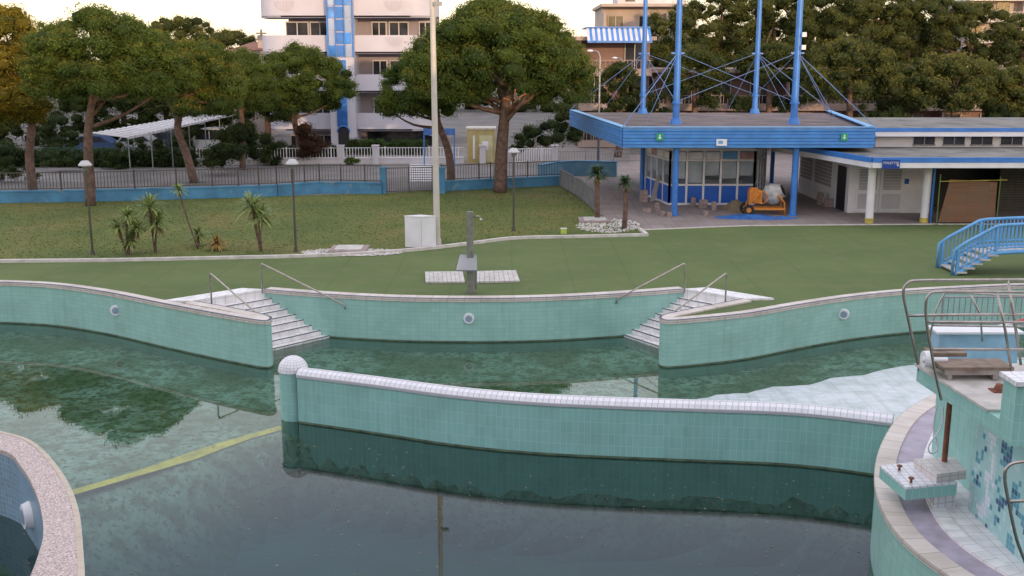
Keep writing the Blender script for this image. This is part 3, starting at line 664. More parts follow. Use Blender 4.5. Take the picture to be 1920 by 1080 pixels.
fence(wl,.62,.9,'dark metal picket fence on a low blue wall',brownm,.16)
w2=pl([(828,359),(920,354),(1050,348)]); wall(w2,.5,'low blue painted garden wall beside the lawn'); fence(w2,.57,.85,'dark metal picket fence on a low blue wall',brownm,.16)
fence(pl([(722,362),(826,359)]),0,1.35,'brown metal picket gate between blue walls',brownm,.12,1.3,name='metal_gate',cat='gate')
for px in(719,829):
    c=P(px,363); single('gate_pillar',MB().box(c[0]-.16,c[0]+.16,c[1]-.16,c[1]+.16,0,1.35).box(c[0]-.2,c[0]+.2,c[1]-.2,c[1]+.2,1.352,1.42),bluewall,'blue masonry gate pillar','pillar','gate pillars')
fence(pl([(1050,350),(1090,374),(1122,404)]),0,1.0,'silver metal picket railing at the lawn edge',greymetal,.13,1.6)
w3=smooth(pl([(1012,338),(1040,332),(1080,329),(1156,331)]),3); wall(w3,.85,'taller blue curved wall near the palms',mat=M('faded_blue_wall',(.15,.33,.48),.7,.2,1))
fence([P(370,309),P(640,307),P(870,306)],.35,.75,'white picket fence on low white wall across the road',white,.2,3,pr=.02)
wall([P(370,309),P(640,307),P(870,306)],.35,'low white wall across the road',mat=whited,capm=whited)
fence([P(-200,312),P(370,309)],0,1.2,'green tinted dark fence across the road',M('green_mesh_fence',(.03,.10,.07),.7,.2),.14,3,pr=.02)
fence([P(962,306),P(1040,305)],0,1.0,'white picket gate across the road',white,.16,2,pr=.03,name='metal_gate',cat='gate')
fence([P(1045,306),P(1200,303)],0,.8,'pale picket fence near the pavilion',greymetal,.2,2)
for i,px in enumerate((640,705,905,1040)):
    c=P(px,307); single('gate_pillar',MB().box(c[0]-.2,c[0]+.2,c[1]-.25,c[1]+.15,0,1.2).box(c[0]-.25,c[0]+.25,c[1]-.3,c[1]+.2,1.202,1.28),whited,'white masonry gate pillar across the road','pillar','gate pillars')
mb=MB()
for k in range(8):
    y0=340-k*4.4; a=P(768,y0,.006);b2=P(814,y0,.006);c2=P(814,y0-2.2,.006);d2=P(768,y0-2.2,.006); mb.add([a,b2,c2,d2],[(0,1,2,3)])
struct('zebra_crossing',mb,M('road_paint',(.6,.58,.6),.7,.2,3))
c=P(902,306); x,y=c[0],c[1]; T=Thing('substation_kiosk','ochre electrical kiosk with white notice panel doors','kiosk',c)
T.part('wall',MB().box(x-.95,x+.95,y,y+1.6,0,2.3),ybox); T.part('roof',MB().box(x-1.02,x+1.02,y-.07,y+1.67,2.302,2.42),slab); T.part('door',MB().box(x-.1,x+.8,y-.03,y-.002,.1,1.9),M('pale_yellow_door',(.55,.5,.3),.6,.1)); T.part('notice',MB().box(x+.1,x+.5,y-.05,y-.032,.9,1.5),white); T.part('edge_strip',MB().box(x-.55,x-.42,y-.02,y-.002,.3,1.9),white)
c=P(825,309); x,y=c[0],c[1]; T=Thing('entrance_portal','blue painted steel entrance portal with small sign','sign',c)
for k in(-1.1,.95): T.part('post',MB().box(x+k,x+k+.08,y,y+.08,0,2.45),blue)
for a_,c_ in((-1.1,-.2),(.1,1.05)): T.part('sign_panel',MB().box(x+a_,x+c_,y-.03,y-.002,2.0,2.45),M('dull_blue_sign',(.06,.16,.42),.5,.3,6))
def ap(x,y,z=2.6): return P(x,y,z)
q=[ap(172,250),ap(447,203),ap(458,211),ap(240,259)]; T=Thing('carport','long white slatted carport canopy on slim posts','carport',(q[0][0],q[0][1],0))
mb=MB(); N=34
for k in range(N):
    t0=k/N;t1=(k+.5)/N; f=lambda t,a,b:(a[0]+(b[0]-a[0])*t,a[1]+(b[1]-a[1])*t)
    mb.prism([f(t0,q[3],q[2]),f(t1,q[3],q[2]),f(t1,q[0],q[1]),f(t0,q[0],q[1])],2.6,2.66)
T.part('slat',mb,whited); mb=MB().seg(q[0],q[1],.07,2.53,2.598).seg(q[3],q[2],.07,2.53,2.598); T.part('beam',mb,whited)
for k in range(8):
    t=k/7; p=f(t,q[3],q[2]); T.part('post',MB().cyl((p[0],p[1],0),(p[0],p[1],2.52),.035),greymetal)
def car(px,py,lab,paint,hgt=1.):
    c=P(px,py); x,y=c[0],c[1]; T=Thing('parked_car',lab,'car',c,'cars parked across the road')
    pr=[(-2,.3),(-2.06,.55),(-2.0,.78),(-1.2,.93),(-.6,1.42*hgt),(.2,1.48*hgt),(.95,1.42*hgt),(1.6,.98),(1.98,.9),(2.02,.55),(2.0,.3)]
    v=[(x+a,y-.8,z) for a,z in pr]+[(x+a,y+.8,z) for a,z in pr]; n_=len(pr)
    T.part('body',MB().add(v,[list(range(n_)),list(range(2*n_-1,n_-1,-1))]+[((i+1)%n_,i,i+n_,(i+1)%n_+n_) for i in range(n_)]),paint)
    T.part('window',MB().add([(x-.95,y-.81,.97),(x+.15,y-.81,.97),(x+.15,y-.81,1.38*hgt),(x-.55,y-.81,1.36*hgt)],[(0,1,2,3)]),glass)
    T.part('window',MB().add([(x+.22,y-.81,.97),(x+1.4,y-.81,.97),(x+.9,y-.81,1.36*hgt),(x+.22,y-.81,1.38*hgt)],[(0,1,2,3)]),glass)
    for dx in(-1.25,1.3): w=T.part('wheel',MB().cyl((x+dx,y-.85,.32),(x+dx,y-.62,.32),.32,n=16),rubber); T.part('rim',MB().cyl((x+dx,y-.86,.32),(x+dx,y-.852,.32),.2,n=12),greymetal,parent=w)
car(318,281,'dark hatchback parked under the white carport',carpaint)
car(255,288,'silver car parked beside the white carport',M('silver_car_paint',(.35,.36,.38),.3,.05))
car(395,284,'white van like car parked near the hedge',M('white_car_paint',(.6,.6,.62),.3,.05),1.25)
car(175,290,'dark blue car parked beside the carport',M('blue_car_paint',(.04,.07,.16),.3,.05))

# ================= HOTEL =================
def HX(px): return (px-960)*.0413
HT=Thing('hotel','white rounded hotel with balconies and blue glass stair tower','building',(HX(650),90,0))
x0,xa,xb,x1=HX(487),HX(620),HX(668),HX(818)
hw_=M('hotel_wall',(.30,.26,.29),.8,.12,.6)
HT.part('wall',MB().box(x0+2.0,x1-.6,86.2,98,0,14.6),hw_)
levels=[1.5,4.45,7.4,10.1,13.1]
hband=M('hotel_white',(.54,.52,.60),.6,.06,.7)
def balcony(xin,xout,z):
    s=1 if xout>xin else -1; r=1.9; pts=[(xin,84)]
    cx=xout-s*r
    for k in range(9):
        t=math.pi/2*k/8; pts.append((cx+s*r*math.sin(t),84+r-r*math.cos(t)))
    pts.append((xout,88.5)); 
    inner_=[(p[0],p[1]) for p in offset([(p[0],p[1],0) for p in pts],(.2 if s>0 else -.2))]
    mb=MB(); a=[(p[0],p[1],0) for p in pts]; b2=[(p[0],p[1],0) for p in inner_]
    mb.ribbon(a,z,z+1.36).ribbon(b2,z,z+1.36).strip(a,b2,z+1.36,z+1.36)
    mb.prism(pts+[(xin,88.5)],z-.02,z+.12)
    HT.part('balcony',mb,hband)
for z in levels:
    balcony(xa,x0,z); balcony(xb,x1,z)
for px,z,r in [(540,10.35,.75),(742,10.35,.75),(742,7.65,.7)]:
    mb=MB(); x=HX(px); vs=[(x+r*math.cos(math.pi+math.pi*k/14),83.985,z+.98+r*math.sin(math.pi+math.pi*k/14)) for k in range(15)]
    mb.add(vs,[list(range(15))])
    g_=HT.part('semicircular_grille',mb,pink); mb=MB()
    for k in range(-6,7):
        xx=x+k*r/6.6; d=math.sqrt(max(.01,r*r-(xx-x)**2)); mb.box(xx-.03,xx+.03,83.95,83.98,z+.98-d,z+.98)
    HT.part('grille_bars',mb,hband,parent=g_)
for z in levels[:]+[-1.4]:
    zb=z+.3
    for a,b2 in((532,572),(578,612),(695,720),(728,762),(785,806)):
        xa_,xb_=HX(a),HX(b2); zt=zb+2.05
        o=HT.part('window',MB().box(xa_,xb_,86.1,86.18,max(zb,.2),zt),glass)
        mb=MB().box(xa_-.08,xa_,86.05,86.19,max(zb,.2),zt).box(xb_,xb_+.08,86.05,86.19,max(zb,.2),zt).box(xa_-.08,xb_+.08,86.05,86.19,zt+.002,zt+.1)
        mb.box((xa_+xb_)/2-.04,(xa_+xb_)/2+.04,86.05,86.098,max(zb,.2),zt)
        HT.part('frame',mb,whited,parent=o)
HT.part('stair_tower',MB().box(xa+.01,xb-.01,83.3,87,0,15),hband)
w=(xb-xa)
for k in range(9):
    z=7.15+k*.95
    for j in range(3):
        xx=xa+.12+j*(w-.2)/3
        if j!=1: HT.part('blue_glazing',MB().box(xx,xx+(w-.2)/3-.08,83.24,83.298,z,z+.85),M('pale_glazing',(.38,.46,.62),.15,.15,.7) if (k+j)%3 else glassb)
        else: HT.part('blue_panel',MB().box(xx,xx+(w-.2)/3-.08,83.22,83.298,z,z+.85),blue)
HT.part('frame_bars',MB().box(xa-.03,xa+.09,83.18,83.298,7.1,15).box(xb-.09,xb+.03,83.18,83.298,7.1,15).box(xa+.6,xa+.68,83.15,83.218,7.1,15).box(xb-.7,xb-.62,83.15,83.218,7.1,15),blue)
HT.part('stair_window',MB().box(xa+.55,xa+1.35,83.22,83.298,1.9,6.9),glassb,'tall dark blue stair window')
mb=MB(); cx=xa+1.0
vs=[(cx-.42,83.26,.05),(cx+.42,83.26,.05)]+[(cx+.42*math.cos(math.pi*k/10),83.26,1.45+.42*math.sin(math.pi*k/10)) for k in range(11)]; mb.add(vs,[list(range(13))]); HT.part('door',mb,dark,'arched dark entrance door')
mb=MB().tube([(cx+.47*math.cos(math.pi*k/10),83.24,1.45+.47*math.sin(math.pi*k/10)) for k in range(11)],.06,6); HT.part('door_arch',mb,blue)
HT.part('ground_glazing',MB().box(HX(680),HX(800),86.0,86.03,.3,1.4),glass)
T=Thing('tiled_house','small pale house with red tiled roof and chimney','building',(HX(440)*1.1,95,0)); a=PD(435,100,96)[0];c=PD(492,100,96)[0]
T.part('wall',MB().box(a,c,96,102,0,7.7),facade3)
T.part('roof',MB().add([(a-.3,95.7,7.7),(c+.3,95.7,7.7),(c+.3,102.3,7.7),(a-.3,102.3,7.7),((a+c)/2,99,8.5)],[(0,1,4),(1,2,4),(2,3,4),(3,0,4)]),M('terracotta',(.25,.12,.09),.9,.3,4))
k=PD(486,60,96); T.part('chimney',MB().box(k[0]-.3,k[0]+.3,96.5,97,7.8,9.0).box(k[0]-.4,k[0]+.4,96.4,97.1,9.1,9.22).cyl((k[0],96.75,9.0),(k[0],96.75,9.5),.1),facade3)
for a_,c_ in((a+.4,a+1.2),(c-1.2,c-.5)): T.part('window',MB().box(a_,c_,95.95,95.998,5.8,7.0),glass)

# ================= terraces =================
def terrace(x0p,x1p,D,zs,ztop,lab,wallm,bandm,name='apartment_building',step=3.2):
    a=PD(x0p,150,D)[0];c=PD(x1p,150,D)[0]; T=Thing(name,lab,'building',((a+c)/2,D,0))
    T.part('wall',MB().box(a,c,D+1.6,D+12,0,ztop),wallm); T.part('roof',MB().box(a-.3,c+.3,D-.2,D+12.2,ztop+.002,ztop+.3),bandm)
    for z in zs:
        T.part('balcony',MB().box(a,c,D,D+1.598,z,z+.2).box(a,c,D-.05,D+.07,z-.25,z+.32),bandm)
        mb=MB().box(a,c,D,D+.05,z+.95,z+1.0)
        x=a
        while x<c: mb.box(x-.02,x+.02,D,D+.05,z+.32,z+.95); x+=.35
        T.part('railing',mb,bandm)
        x=a+.6; j=0
        while x+1.8<c:
            if random.random()<.8:
                o=T.part('window',MB().box(x,x+1.5,D+1.5,D+1.598,z+.25,z+2.3),glass); T.part('frame',MB().box(x-.06,x,D+1.45,D+1.598,z+.25,z+2.3).box(x+1.5,x+1.56,D+1.45,D+1.598,z+.25,z+2.3).box(x+.72,x+.78,D+1.45,D+1.498,z+.25,z+2.3),cream,parent=o)
            if j%2==0: T.part('partition',MB().box(x-.6,x-.4,D+.1,D+1.59,z+.2,z+2.6),wallm)
            x+=step; j+=1
    return T
terrace(1180,2000,88,[0.2,3.1],5.9,'long pinkish terraced apartment building with balconies behind pines',facade,facade2)
T=terrace(1085,1222,86,[.3,3.2,5.9],8.4,'white apartment building with blue striped awning',facade,facade2)
a=PD(1100,80,85.5);c=PD(1220,80,85.5); n_=24
for k in range(n_):
    xx=a[0]+(c[0]-a[0])*k/n_; w=(c[0]-a[0])/n_
    T.part('awning_stripe',MB().add([(xx,84.6,8.35),(xx+w,84.6,8.35),(xx+w,86.1,9.35),(xx,86.1,9.35)],[(0,1,2,3)]),blue if k%2 else whited)
T.part('awning_edge',MB().box(a[0],c[0],84.5,84.598,8.2,8.36),blue); T.part('eave',MB().box(a[0],c[0],86.0,92,9.36,9.45),blue)
T=terrace(1130,1300,112,[6.0,8.9],12.1,'beige apartment block with rooftop terrace',facade3,facade3)
k=PD(1180,8,112); T.part('penthouse',MB().box(k[0]-1,k[0]+6,114,120,12.4,13.8),whited); T.part('penthouse_window',MB().box(k[0]-.2,k[0]+.8,113.93,113.998,12.7,13.5),glass)
T=terrace(1810,2050,135,[9,11.5],13.8,'pale apartment block rising behind pines',facade3,cream)
# ================= PAVILION =================
zc0,zc1=3.15,4.03
fl,frr=P(1168,240,zc1),P(1640,240,zc1); bl=P(1070,207,zc1); br=P(1556,208,zc1)
PV=Thing('pavilion','blue flat roofed poolside pavilion with tall cable masts','pavilion',(frr[0]-5,52,0))
mg=MB(); fbm=M('fascia_blue',(.07,.26,.62),.5,.14,2)
for (p,q) in((fl,frr),(bl,fl),(frr,br)):
    for k in range(6):
        z=zc0+k*.148; PV.part('fascia_board',MB().seg(p,q,.10,z,z+.122,off=.03*(k%2)),fbm)
    mg.seg(p,q,.06,zc0+.01,zc1-.03)
PV.part('fascia_backing',mg,bluedk)
PV.part('roof',MB().prism([fl[:2],frr[:2],br[:2],bl[:2]],zc0+.15,zc1-.12),rooffelt)
mb=MB()
for (p,q) in((fl,frr),(bl,fl),(frr,br)): mb.seg(p,q,.34,zc1+.012,zc1+.05,off=-.1)
PV.part('roof_trim',mb,bluelt)
PV.part('soffit',MB().prism([(fl[0]+.1,fl[1]+.1),(frr[0]-.1,frr[1]+.1),(br[0]-.1,br[1]),(bl[0]+.2,bl[1])],zc0+.06,zc0+.148),cream)
def colm(px,py,r=.14,z=3.2):
    c=P(px,py); PV.part('column',MB().cyl(c,(c[0],c[1],z),r,n=16).cyl(c,(c[0],c[1],.06),r+.08),blue)
colm(1264,404);colm(1486,404,.15);colm(1203,366,.12);colm(1446,352,.12)
masts=[(1267,233,.17),(1488,233,.18),(1205,213,.16),(1415,213,.16)]; tops=[]
for px,py,r in masts:
    c=P(px,py,3.91); o=PV.part('mast',MB().cyl(c,(c[0],c[1],11.6),r,r*.72,14).cyl(c,(c[0],c[1],4.2),r+.14,r+.06),blue); tops.append(c)
    PV.part('mast_bracket',MB().box(c[0]-.32,c[0]+.32,c[1]-.04,c[1]+.04,7.3,7.38),blue,parent=o); PV.part('mast_collar',MB().cyl((c[0],c[1],4.9),(c[0],c[1],5.0),r+.05),blue,parent=o)
ca=MB()
def cab(p,q,r=.014): ca.cyl(p,q,r,n=5,caps=False)
for i,c in enumerate(tops):
    t=(c[0],c[1],7.35); k={0:fl,1:frr,2:bl,3:br}[i]; cab(t,(k[0],k[1],4.1),.018)
    for dx,dy in {0:((-1.6,-1.4),(-2.2,1.5)),1:((1.8,-1.4),(2.4,2.0)),2:((-2.2,1.6),(1.4,2)),3:((2.2,1.8),(-1.2,2))}[i]: cab(t,(c[0]+dx,c[1]+dy*.9,4.05))
for i,j in((0,1),(2,3),(0,2),(1,3)):
    a,c=tops[i],tops[j]; cab((a[0],a[1],7.35),(c[0],c[1],5.0)); cab((c[0],c[1],7.35),(a[0],a[1],5.0))
PV.part('cable',ca,M('cable_blue',(.14,.24,.5),.5,.1),stuff=True)
cam_=tops[1]
for z_ in(7.5,8.1): PV.part('antenna_box',MB().box(cam_[0]+.1,cam_[0]+.3,cam_[1]-.35,cam_[1]-.2,z_,z_+.22),white)
for px in(1237,1583):
    c=PD(px,257,fl[1]-.12); o=PV.part('exit_sign',MB().box(c[0]-.16,c[0]+.16,c[1]-.03,c[1],c[2]-.16,c[2]+.16),green,'green exit pictogram sign')
    PV.part('pictogram',MB().add([(c[0]-.03,c[1]-.034,c[2]+.11),(c[0]+.03,c[1]-.034,c[2]+.11),(c[0]+.03,c[1]-.034,c[2]),(c[0]+.09,c[1]-.034,c[2]),(c[0],c[1]-.034,c[2]-.11),(c[0]-.09,c[1]-.034,c[2]),(c[0]-.03,c[1]-.034,c[2])],[(6,5,4,3,2,1,0)]),white,parent=o)
c=PD(1353,267,fl[1]-.12); PV.part('poster',MB().box(c[0]-.24,c[0]+.24,c[1]-.03,c[1],c[2]-.15,c[2]+.15),white); PV.part('poster_print',MB().box(c[0]-.15,c[0]+.05,c[1]-.036,c[1]-.032,c[2]-.06,c[2]+.08),bluelt)
bpts=[P(1210,366)[:2],P(1254,384)[:2],P(1412,384)[:2],P(1432,368)[:2]]
BT=Thing('glass_booth','glazed reception booth with blue lower panels and white frames','booth',(bpts[1][0]+2,bpts[1][1]+2,0))
lo=MB();fr_=MB();palem=M('pale_panel',(.85,.83,.82),.8,.15,1.5)
for p,q in zip(bpts,bpts[1:]):
    L=math.hypot(q[0]-p[0],q[1]-p[1]); n_=max(2,round(L/.85)); 
    lo.seg(p,q,.05,.1,.95)
    fr_.seg(p,q,.12,0,.1).seg(p,q,.1,.952,1.04).seg(p,q,.1,2.15,2.25)
    for k in range(n_+1):
        t=k/n_; x,y=p[0]+(q[0]-p[0])*t,p[1]+(q[1]-p[1])*t; fr_.box(x-.05,x+.05,y-.065,y+.065,.1,2.66)
        if k<n_:
            a_=((p[0]+(q[0]-p[0])*(k+.1)/n_),(p[1]+(q[1]-p[1])*(k+.1)/n_)); c_=((p[0]+(q[0]-p[0])*(k+.9)/n_),(p[1]+(q[1]-p[1])*(k+.9)/n_))
            BT.part('brightening_panel',MB().seg(a_,c_,.02,random.choice([1.1,1.1,1.3,1.45]),2.12,off=-.05),random.choice([palem,palem,M('grey_panel',(.55,.56,.6),.8,.2,2)]))  # pale and grey panels added behind the glass so the booth looks lit
            BT.part('transom_panel',MB().seg(a_,c_,.03,2.27,2.6,off=-.0),random.choice([palem,palem,bluelt,M('poster_pink',(.5,.3,.3),.6,.3,3)]))
    BT.part('window',MB().seg(p,q,.02,1.04,2.15),glasst); fr_.seg(p,q,.14,2.661,2.76)
BT.part('lower_panel',lo,bluedk); BT.part('frame',fr_,white)
BT.part('roof',MB().prism(bpts+[(bpts[3][0],bpts[3][1]+4),(bpts[0][0],bpts[0][1]+4)],2.762,2.85),white)
BT.part('rear_wall',MB().box(bpts[0][0],bpts[3][0],bpts[0][1]+1.6,bpts[0][1]+1.7,0,2.7),white)
BT.part('counter',MB().box(bpts[1][0]+.4,bpts[2][0]-.4,bpts[1][1]+1,bpts[1][1]+1.5,.0,1.15),cream)
AX=Thing('changing_room_building','low white changing room building with blue edged flat roofs','building',(20,52,0))
A0,A1=P(1450,268,2.95),P(1636,297,2.95); A2=(34,A1[1]); rl_=[A0[:2],A1[:2],A2,(34,60),(A0[0],60)]
AX.part('canopy_roof',MB().prism(rl_,2.72,2.93),greyroof)
AX.part('canopy_edge',MB().seg(A1,A2,.12,2.78,3.0,off=.05).seg(A0,A1,.12,2.78,3.0,off=.05),blue)
AX.part('canopy_fascia',MB().seg(A1,A2,.1,2.55,2.778,off=.04).seg(A0,A1,.1,2.55,2.778,off=.04),white)
u0=PD(1640,285,51.5)[0]
up=[(u0,51.5),(34,51.5),(34,60),(u0-2.6,60)]
AX.part('upper_wall',MB().prism(up,2.932,3.72),white); 
upr=[(u0-.3,50.9),(34,50.9),(34,60.2),(u0-3.6,60.2)]
AX.part('upper_roof',MB().prism(upr,3.722,3.85),greyroof); AX.part('upper_edge',MB().seg(upr[0],upr[1],.08,3.70,3.88,off=.05).seg(upr[3],upr[0],.08,3.70,3.88,off=.05),blue)
AX.part('upper_edge_band',MB().seg(upr[0],upr[1],.06,3.48,3.699,off=.03).seg(upr[3],upr[0],.06,3.48,3.699,off=.03),white)
for px in(1712,1768,1820,1876,1935):
    a=PD(px,275,51.5)[0]; c=PD(px+39,275,51.5)[0]; o=AX.part('clerestory_window',MB().box(a,c,51.44,51.498,3.05,3.42),glass); AX.part('frame',MB().box(a-.05,c+.05,51.42,51.498,3.0,3.048).box((a+c)/2-.02,(a+c)/2+.02,51.42,51.438,3.05,3.42),greymetal,parent=o)
w0=P(1500,360);w1=P(1592,399);w2_=P(1742,399); ay=w1[1]
AX.part('side_wall',MB().seg(w0,w1,.2,0,2.71),white)
AX.part('front_wall',MB().box(w1[0],w2_[0],ay,ay+.2,0,2.71),white)
d=Vector((w1[0]-w0[0],w1[1]-w0[1]))
for a,b2 in((.05,.28),(.36,.68)):
    mb=MB(); p=(w0[0]+d.x*a,w0[1]+d.y*a); q=(w0[0]+d.x*b2,w0[1]+d.y*b2)
    for k in range(9): mb.seg(p,q,.04,.9+k*.18,1.03+k*.18,off=.13)
    AX.part('louvre_panel',mb,M('louvre_grey',(.35,.31,.33),.6,.1))
p=(w0[0]+d.x*.8,w0[1]+d.y*.8); q=(w0[0]+d.x*.95,w0[1]+d.y*.95); AX.part('doorway',MB().seg(p,q,.03,.02,2.1,off=.12),dark)
a=PD(1604,360,ay)[0]; c=PD(1692,360,ay)[0]; mid=(a+c)/2
for s0,s1 in((a,mid-.02),(mid+.02,c)):
    o=AX.part('door',MB().box(s0,s1,ay-.06,ay-.002,.05,2.15),white); mb=MB()
    for k in range(14): mb.box(s0+.12,s1-.12,ay-.075,ay-.062,1.1+k*.07,1.14+k*.07)
    AX.part('louvre',mb,greymetal,parent=o); AX.part('door_panel',MB().box(s0+.1,s1-.1,ay-.07,ay-.062,.2,.9),whited,parent=o)
c=PD(1700,340,ay); AX.part('door_sign',MB().box(c[0]-.1,c[0]+.1,ay-.03,ay-.002,c[2]-.12,c[2]+.12),bluedk)
x5=w2_[0]; AX.part('recess',MB().box(x5,34,ay+2.5,ay+2.7,0,2.71).box(x5-.15,x5,ay+.2,ay+2.5,0,2.71),dark); 
AX.part('roller_shutter',MB().box(PD(1872,360,ay+1)[0],34,ay+1,ay+1.1,0,2.1),TM('dark_slats',(.05,.045,.04),(.07,.06,.055),(.02,.02,.02),2,.12,.02,.6))
def pil(px,py):
    c=P(px,py); o=AX.part('pillar',MB().cyl((c[0],c[1],.22),(c[0],c[1],2.56),.17,n=18),white); AX.part('pillar_base',MB().cyl(c,(c[0],c[1],.22),.19,n=18),yellow,parent=o)
pil(1629,418);pil(1732,417)
c=P(1740,417); AX.part('downpipe',MB().cyl((c[0]+.1,c[1],0),(c[0]+.1,c[1],2.56),.06),blue)
e=A1[1]-.15; c=PD(1671,308,e); o=AX.part('direction_sign',MB().box(c[0]-.37,c[0]+.37,e,e+.04,c[2]-.19,c[2]+.19),M('navy_sign',(.01,.05,.28),.4,.1),'blue direction sign with white lettering')
cu=bpy.data.curves.new('lettering','FONT'); cu.body='TOILETTE'; cu.size=.14; cu.align_x='CENTER'; cu.extrude=.002; to=bpy.data.objects.new('tmp',cu); COL.objects.link(to)
dg=bpy.context.evaluated_depsgraph_get(); tm=bpy.data.meshes.new_from_object(to.evaluated_get(dg)); bpy.data.objects.remove(to)
tm.materials.clear(); tm.materials.append(white); tob=bpy.data.objects.new('lettering',tm); COL.objects.link(tob); tob.parent=o; tob.location=(c[0]-20-.05,e-52-.008,c[2]+.01); tob.rotation_euler=(math.pi/2,0,0)
AX.part('sign_arrow',MB().add([(c[0]+.27,e-.006,c[2]+.1),(c[0]+.30,e-.006,c[2]+.1),(c[0]+.30,e-.006,c[2]-.02),(c[0]+.34,e-.006,c[2]-.02),(c[0]+.285,e-.006,c[2]-.1),(c[0]+.23,e-.006,c[2]-.02),(c[0]+.27,e-.006,c[2]-.02)],[(6,5,4,3,2,1,0)]),white,parent=o)
a=P(1757,421);c=P(1866,421); T=Thing('site_hoarding','brown slatted hoarding with green scaffold posts','hoarding',a)
T.part('board',MB().add([(a[0]+.05,a[1],.1),(c[0]-.05,a[1],.1),(c[0]-.08,a[1],1.85),(a[0]+.4,a[1],1.98),(a[0]+.05,a[1]+.04,.1),(c[0]-.05,a[1]+.04,.1),(c[0]-.08,a[1]+.04,1.85),(a[0]+.4,a[1]+.04,1.98)],[(0,1,2,3),(7,6,5,4),(0,4,5,1),(1,5,6,2),(2,6,7,3),(3,7,4,0)]),panelb)
for xx,zz in((a[0]-.05,2.2),(c[0]+.02,2.1)): T.part('post',MB().cyl((xx,a[1]-.05,0),(xx,a[1]-.05,zz),.025),M('green_scaffold',(.12,.18,.06),.5,.2))
T.part('rail',MB().cyl((a[0]-.05,a[1]-.08,1.9),(c[0]+.3,a[1]-.08,1.96),.018),yellow)
c=P(1432,402); x,y=c[0],c[1]; T=Thing('cement_mixer','orange cement mixer with grey tilting drum','cement mixer',c)
dr=Vector((x+.35,y,.95)); ax=Vector((.75,-.35,.35)).normalized()
T.part('drum',MB().cyl(dr-ax*.45,dr-ax*.15,.25,.5,20).cyl(dr-ax*.15,dr+ax*.1,.5,.5,20,False).cyl(dr+ax*.1,dr+ax*.5,.5,.3,20,False).cyl(dr+ax*.5,dr+ax*.52,.33,.33,20),drumm)
T.part('drum_mouth',MB().cyl(dr+ax*.52,dr+ax*.525,.28,.28,20),dark)
T.part('frame',MB().tube([(x-.9,y-.3,.1),(x-.7,y-.3,.6),(x-.3,y-.3,1.0)],.045).tube([(x-.9,y+.3,.1),(x-.7,y+.3,.6),(x-.3,y+.3,1.0)],.045).box(x-.9,x+.9,y-.35,y-.27,.25,.35).box(x-.9,x+.9,y+.27,y+.35,.25,.35).tube([(x+.9,y-.3,.0),(x+.85,y-.3,.6),(x+.5,y-.55,.95)],.045).tube([(x+.9,y+.3,0),(x+.85,y+.35,.6),(x+.5,y+.5,.95)],.045),orange)
T.part('motor_housing',MB().box(x-.75,x-.2,y-.22,y+.22,.55,1.15).box(x-.7,x-.35,y-.2,y+.2,1.152,1.25),orange)
w=T.part('wheel',MB().cyl((x-.8,y-.45,.25),(x-.8,y-.36,.25),.25,n=18),rubber); T.part('wheel',MB().cyl((x-.8,y+.36,.25),(x-.8,y+.45,.25),.25,n=18),rubber); T.part('rim',MB().cyl((x-.8,y-.46,.25),(x-.8,y-.452,.25),.12,n=12),orange,parent=w)
T.part('tilt_wheel',MB().tube([(x-.25+.28*math.cos(t*.5236),y-.5,.85+.28*math.sin(t*.5236)) for t in range(13)],.025).box(x-.27,x-.23,y-.51,y-.49,.58,1.12),orange)
def heap(name,px,py,a,b2,h,mat,lab,cat):
    c=P(px,py); mb=MB(); n_=16; vs=[];fs=[]
    for j in range(9):
        for i in range(n_):
            r=j/8; t=2*math.pi*i/n_; k=1+.18*math.sin(3*t+px)+.1*random.random(); vs.append((c[0]+a*r*k*math.cos(t),c[1]+b2*r*k*math.sin(t),max(.01,h*(math.cos(r*math.pi)+1)/2*(.75+.5*random.random())) if r<1 else .0))
    for j in range(8):
        for i in range(n_): fs.append((j*n_+i,(j+1)*n_+i,(j+1)*n_+(i+1)%n_,j*n_+(i+1)%n_))
    mb.add(vs,fs,None,True); single(name,mb,mat,lab,cat,base=(c[0],c[1],0))
heap('blue_tarpaulin',1405,407,1.4,.9,.12,tarp,'crumpled blue tarpaulin on the paving','tarpaulin'); heap('blue_tarpaulin',1465,409,.7,.4,.08,tarp,'crumpled blue tarpaulin under the mixer','tarpaulin')
heap('sand_pile',1382,392,.8,1.0,.4,sand,'small heap of sand on the paving','sand pile')
def hb(x,y,z,r,blk=[None]):
    if blk[0] is None:
        mb=MB().box(x-.2,x+.2,y-.1,y-.07,z,z+.2).box(x-.2,x+.2,y+.07,y+.1,z,z+.2)
        for k in(-.2,-.015,.17): mb.box(x+k,x+k+.03,y-.07,y+.07,z,z+.2)
        blk[0]=single('concrete_block',mb,conc,'hollow concrete building block on the paving','block','concrete blocks around the pavilion',base=(x,y,z)); return
    o=blk[0].copy(); o.location=(x,y,z); o.rotation_euler=(0,0,r); COL.objects.link(o)
for px,py,n_ in((1207,379,3),(1232,396,2),(1254,406,1),(1242,404,1),(1300,386,2),(1318,390,2),(1338,394,2),(1322,403,1),(1537,384,3),(1552,388,2),(1566,386,2),(1212,398,1)):
    c=P(px,py); r_=random.choice([0,1.57])
    for k in range(n_): hb(c[0]+random.uniform(-.02,.02),c[1]+random.uniform(-.02,.02),.004+k*.203,r_+random.uniform(-.1,.1))
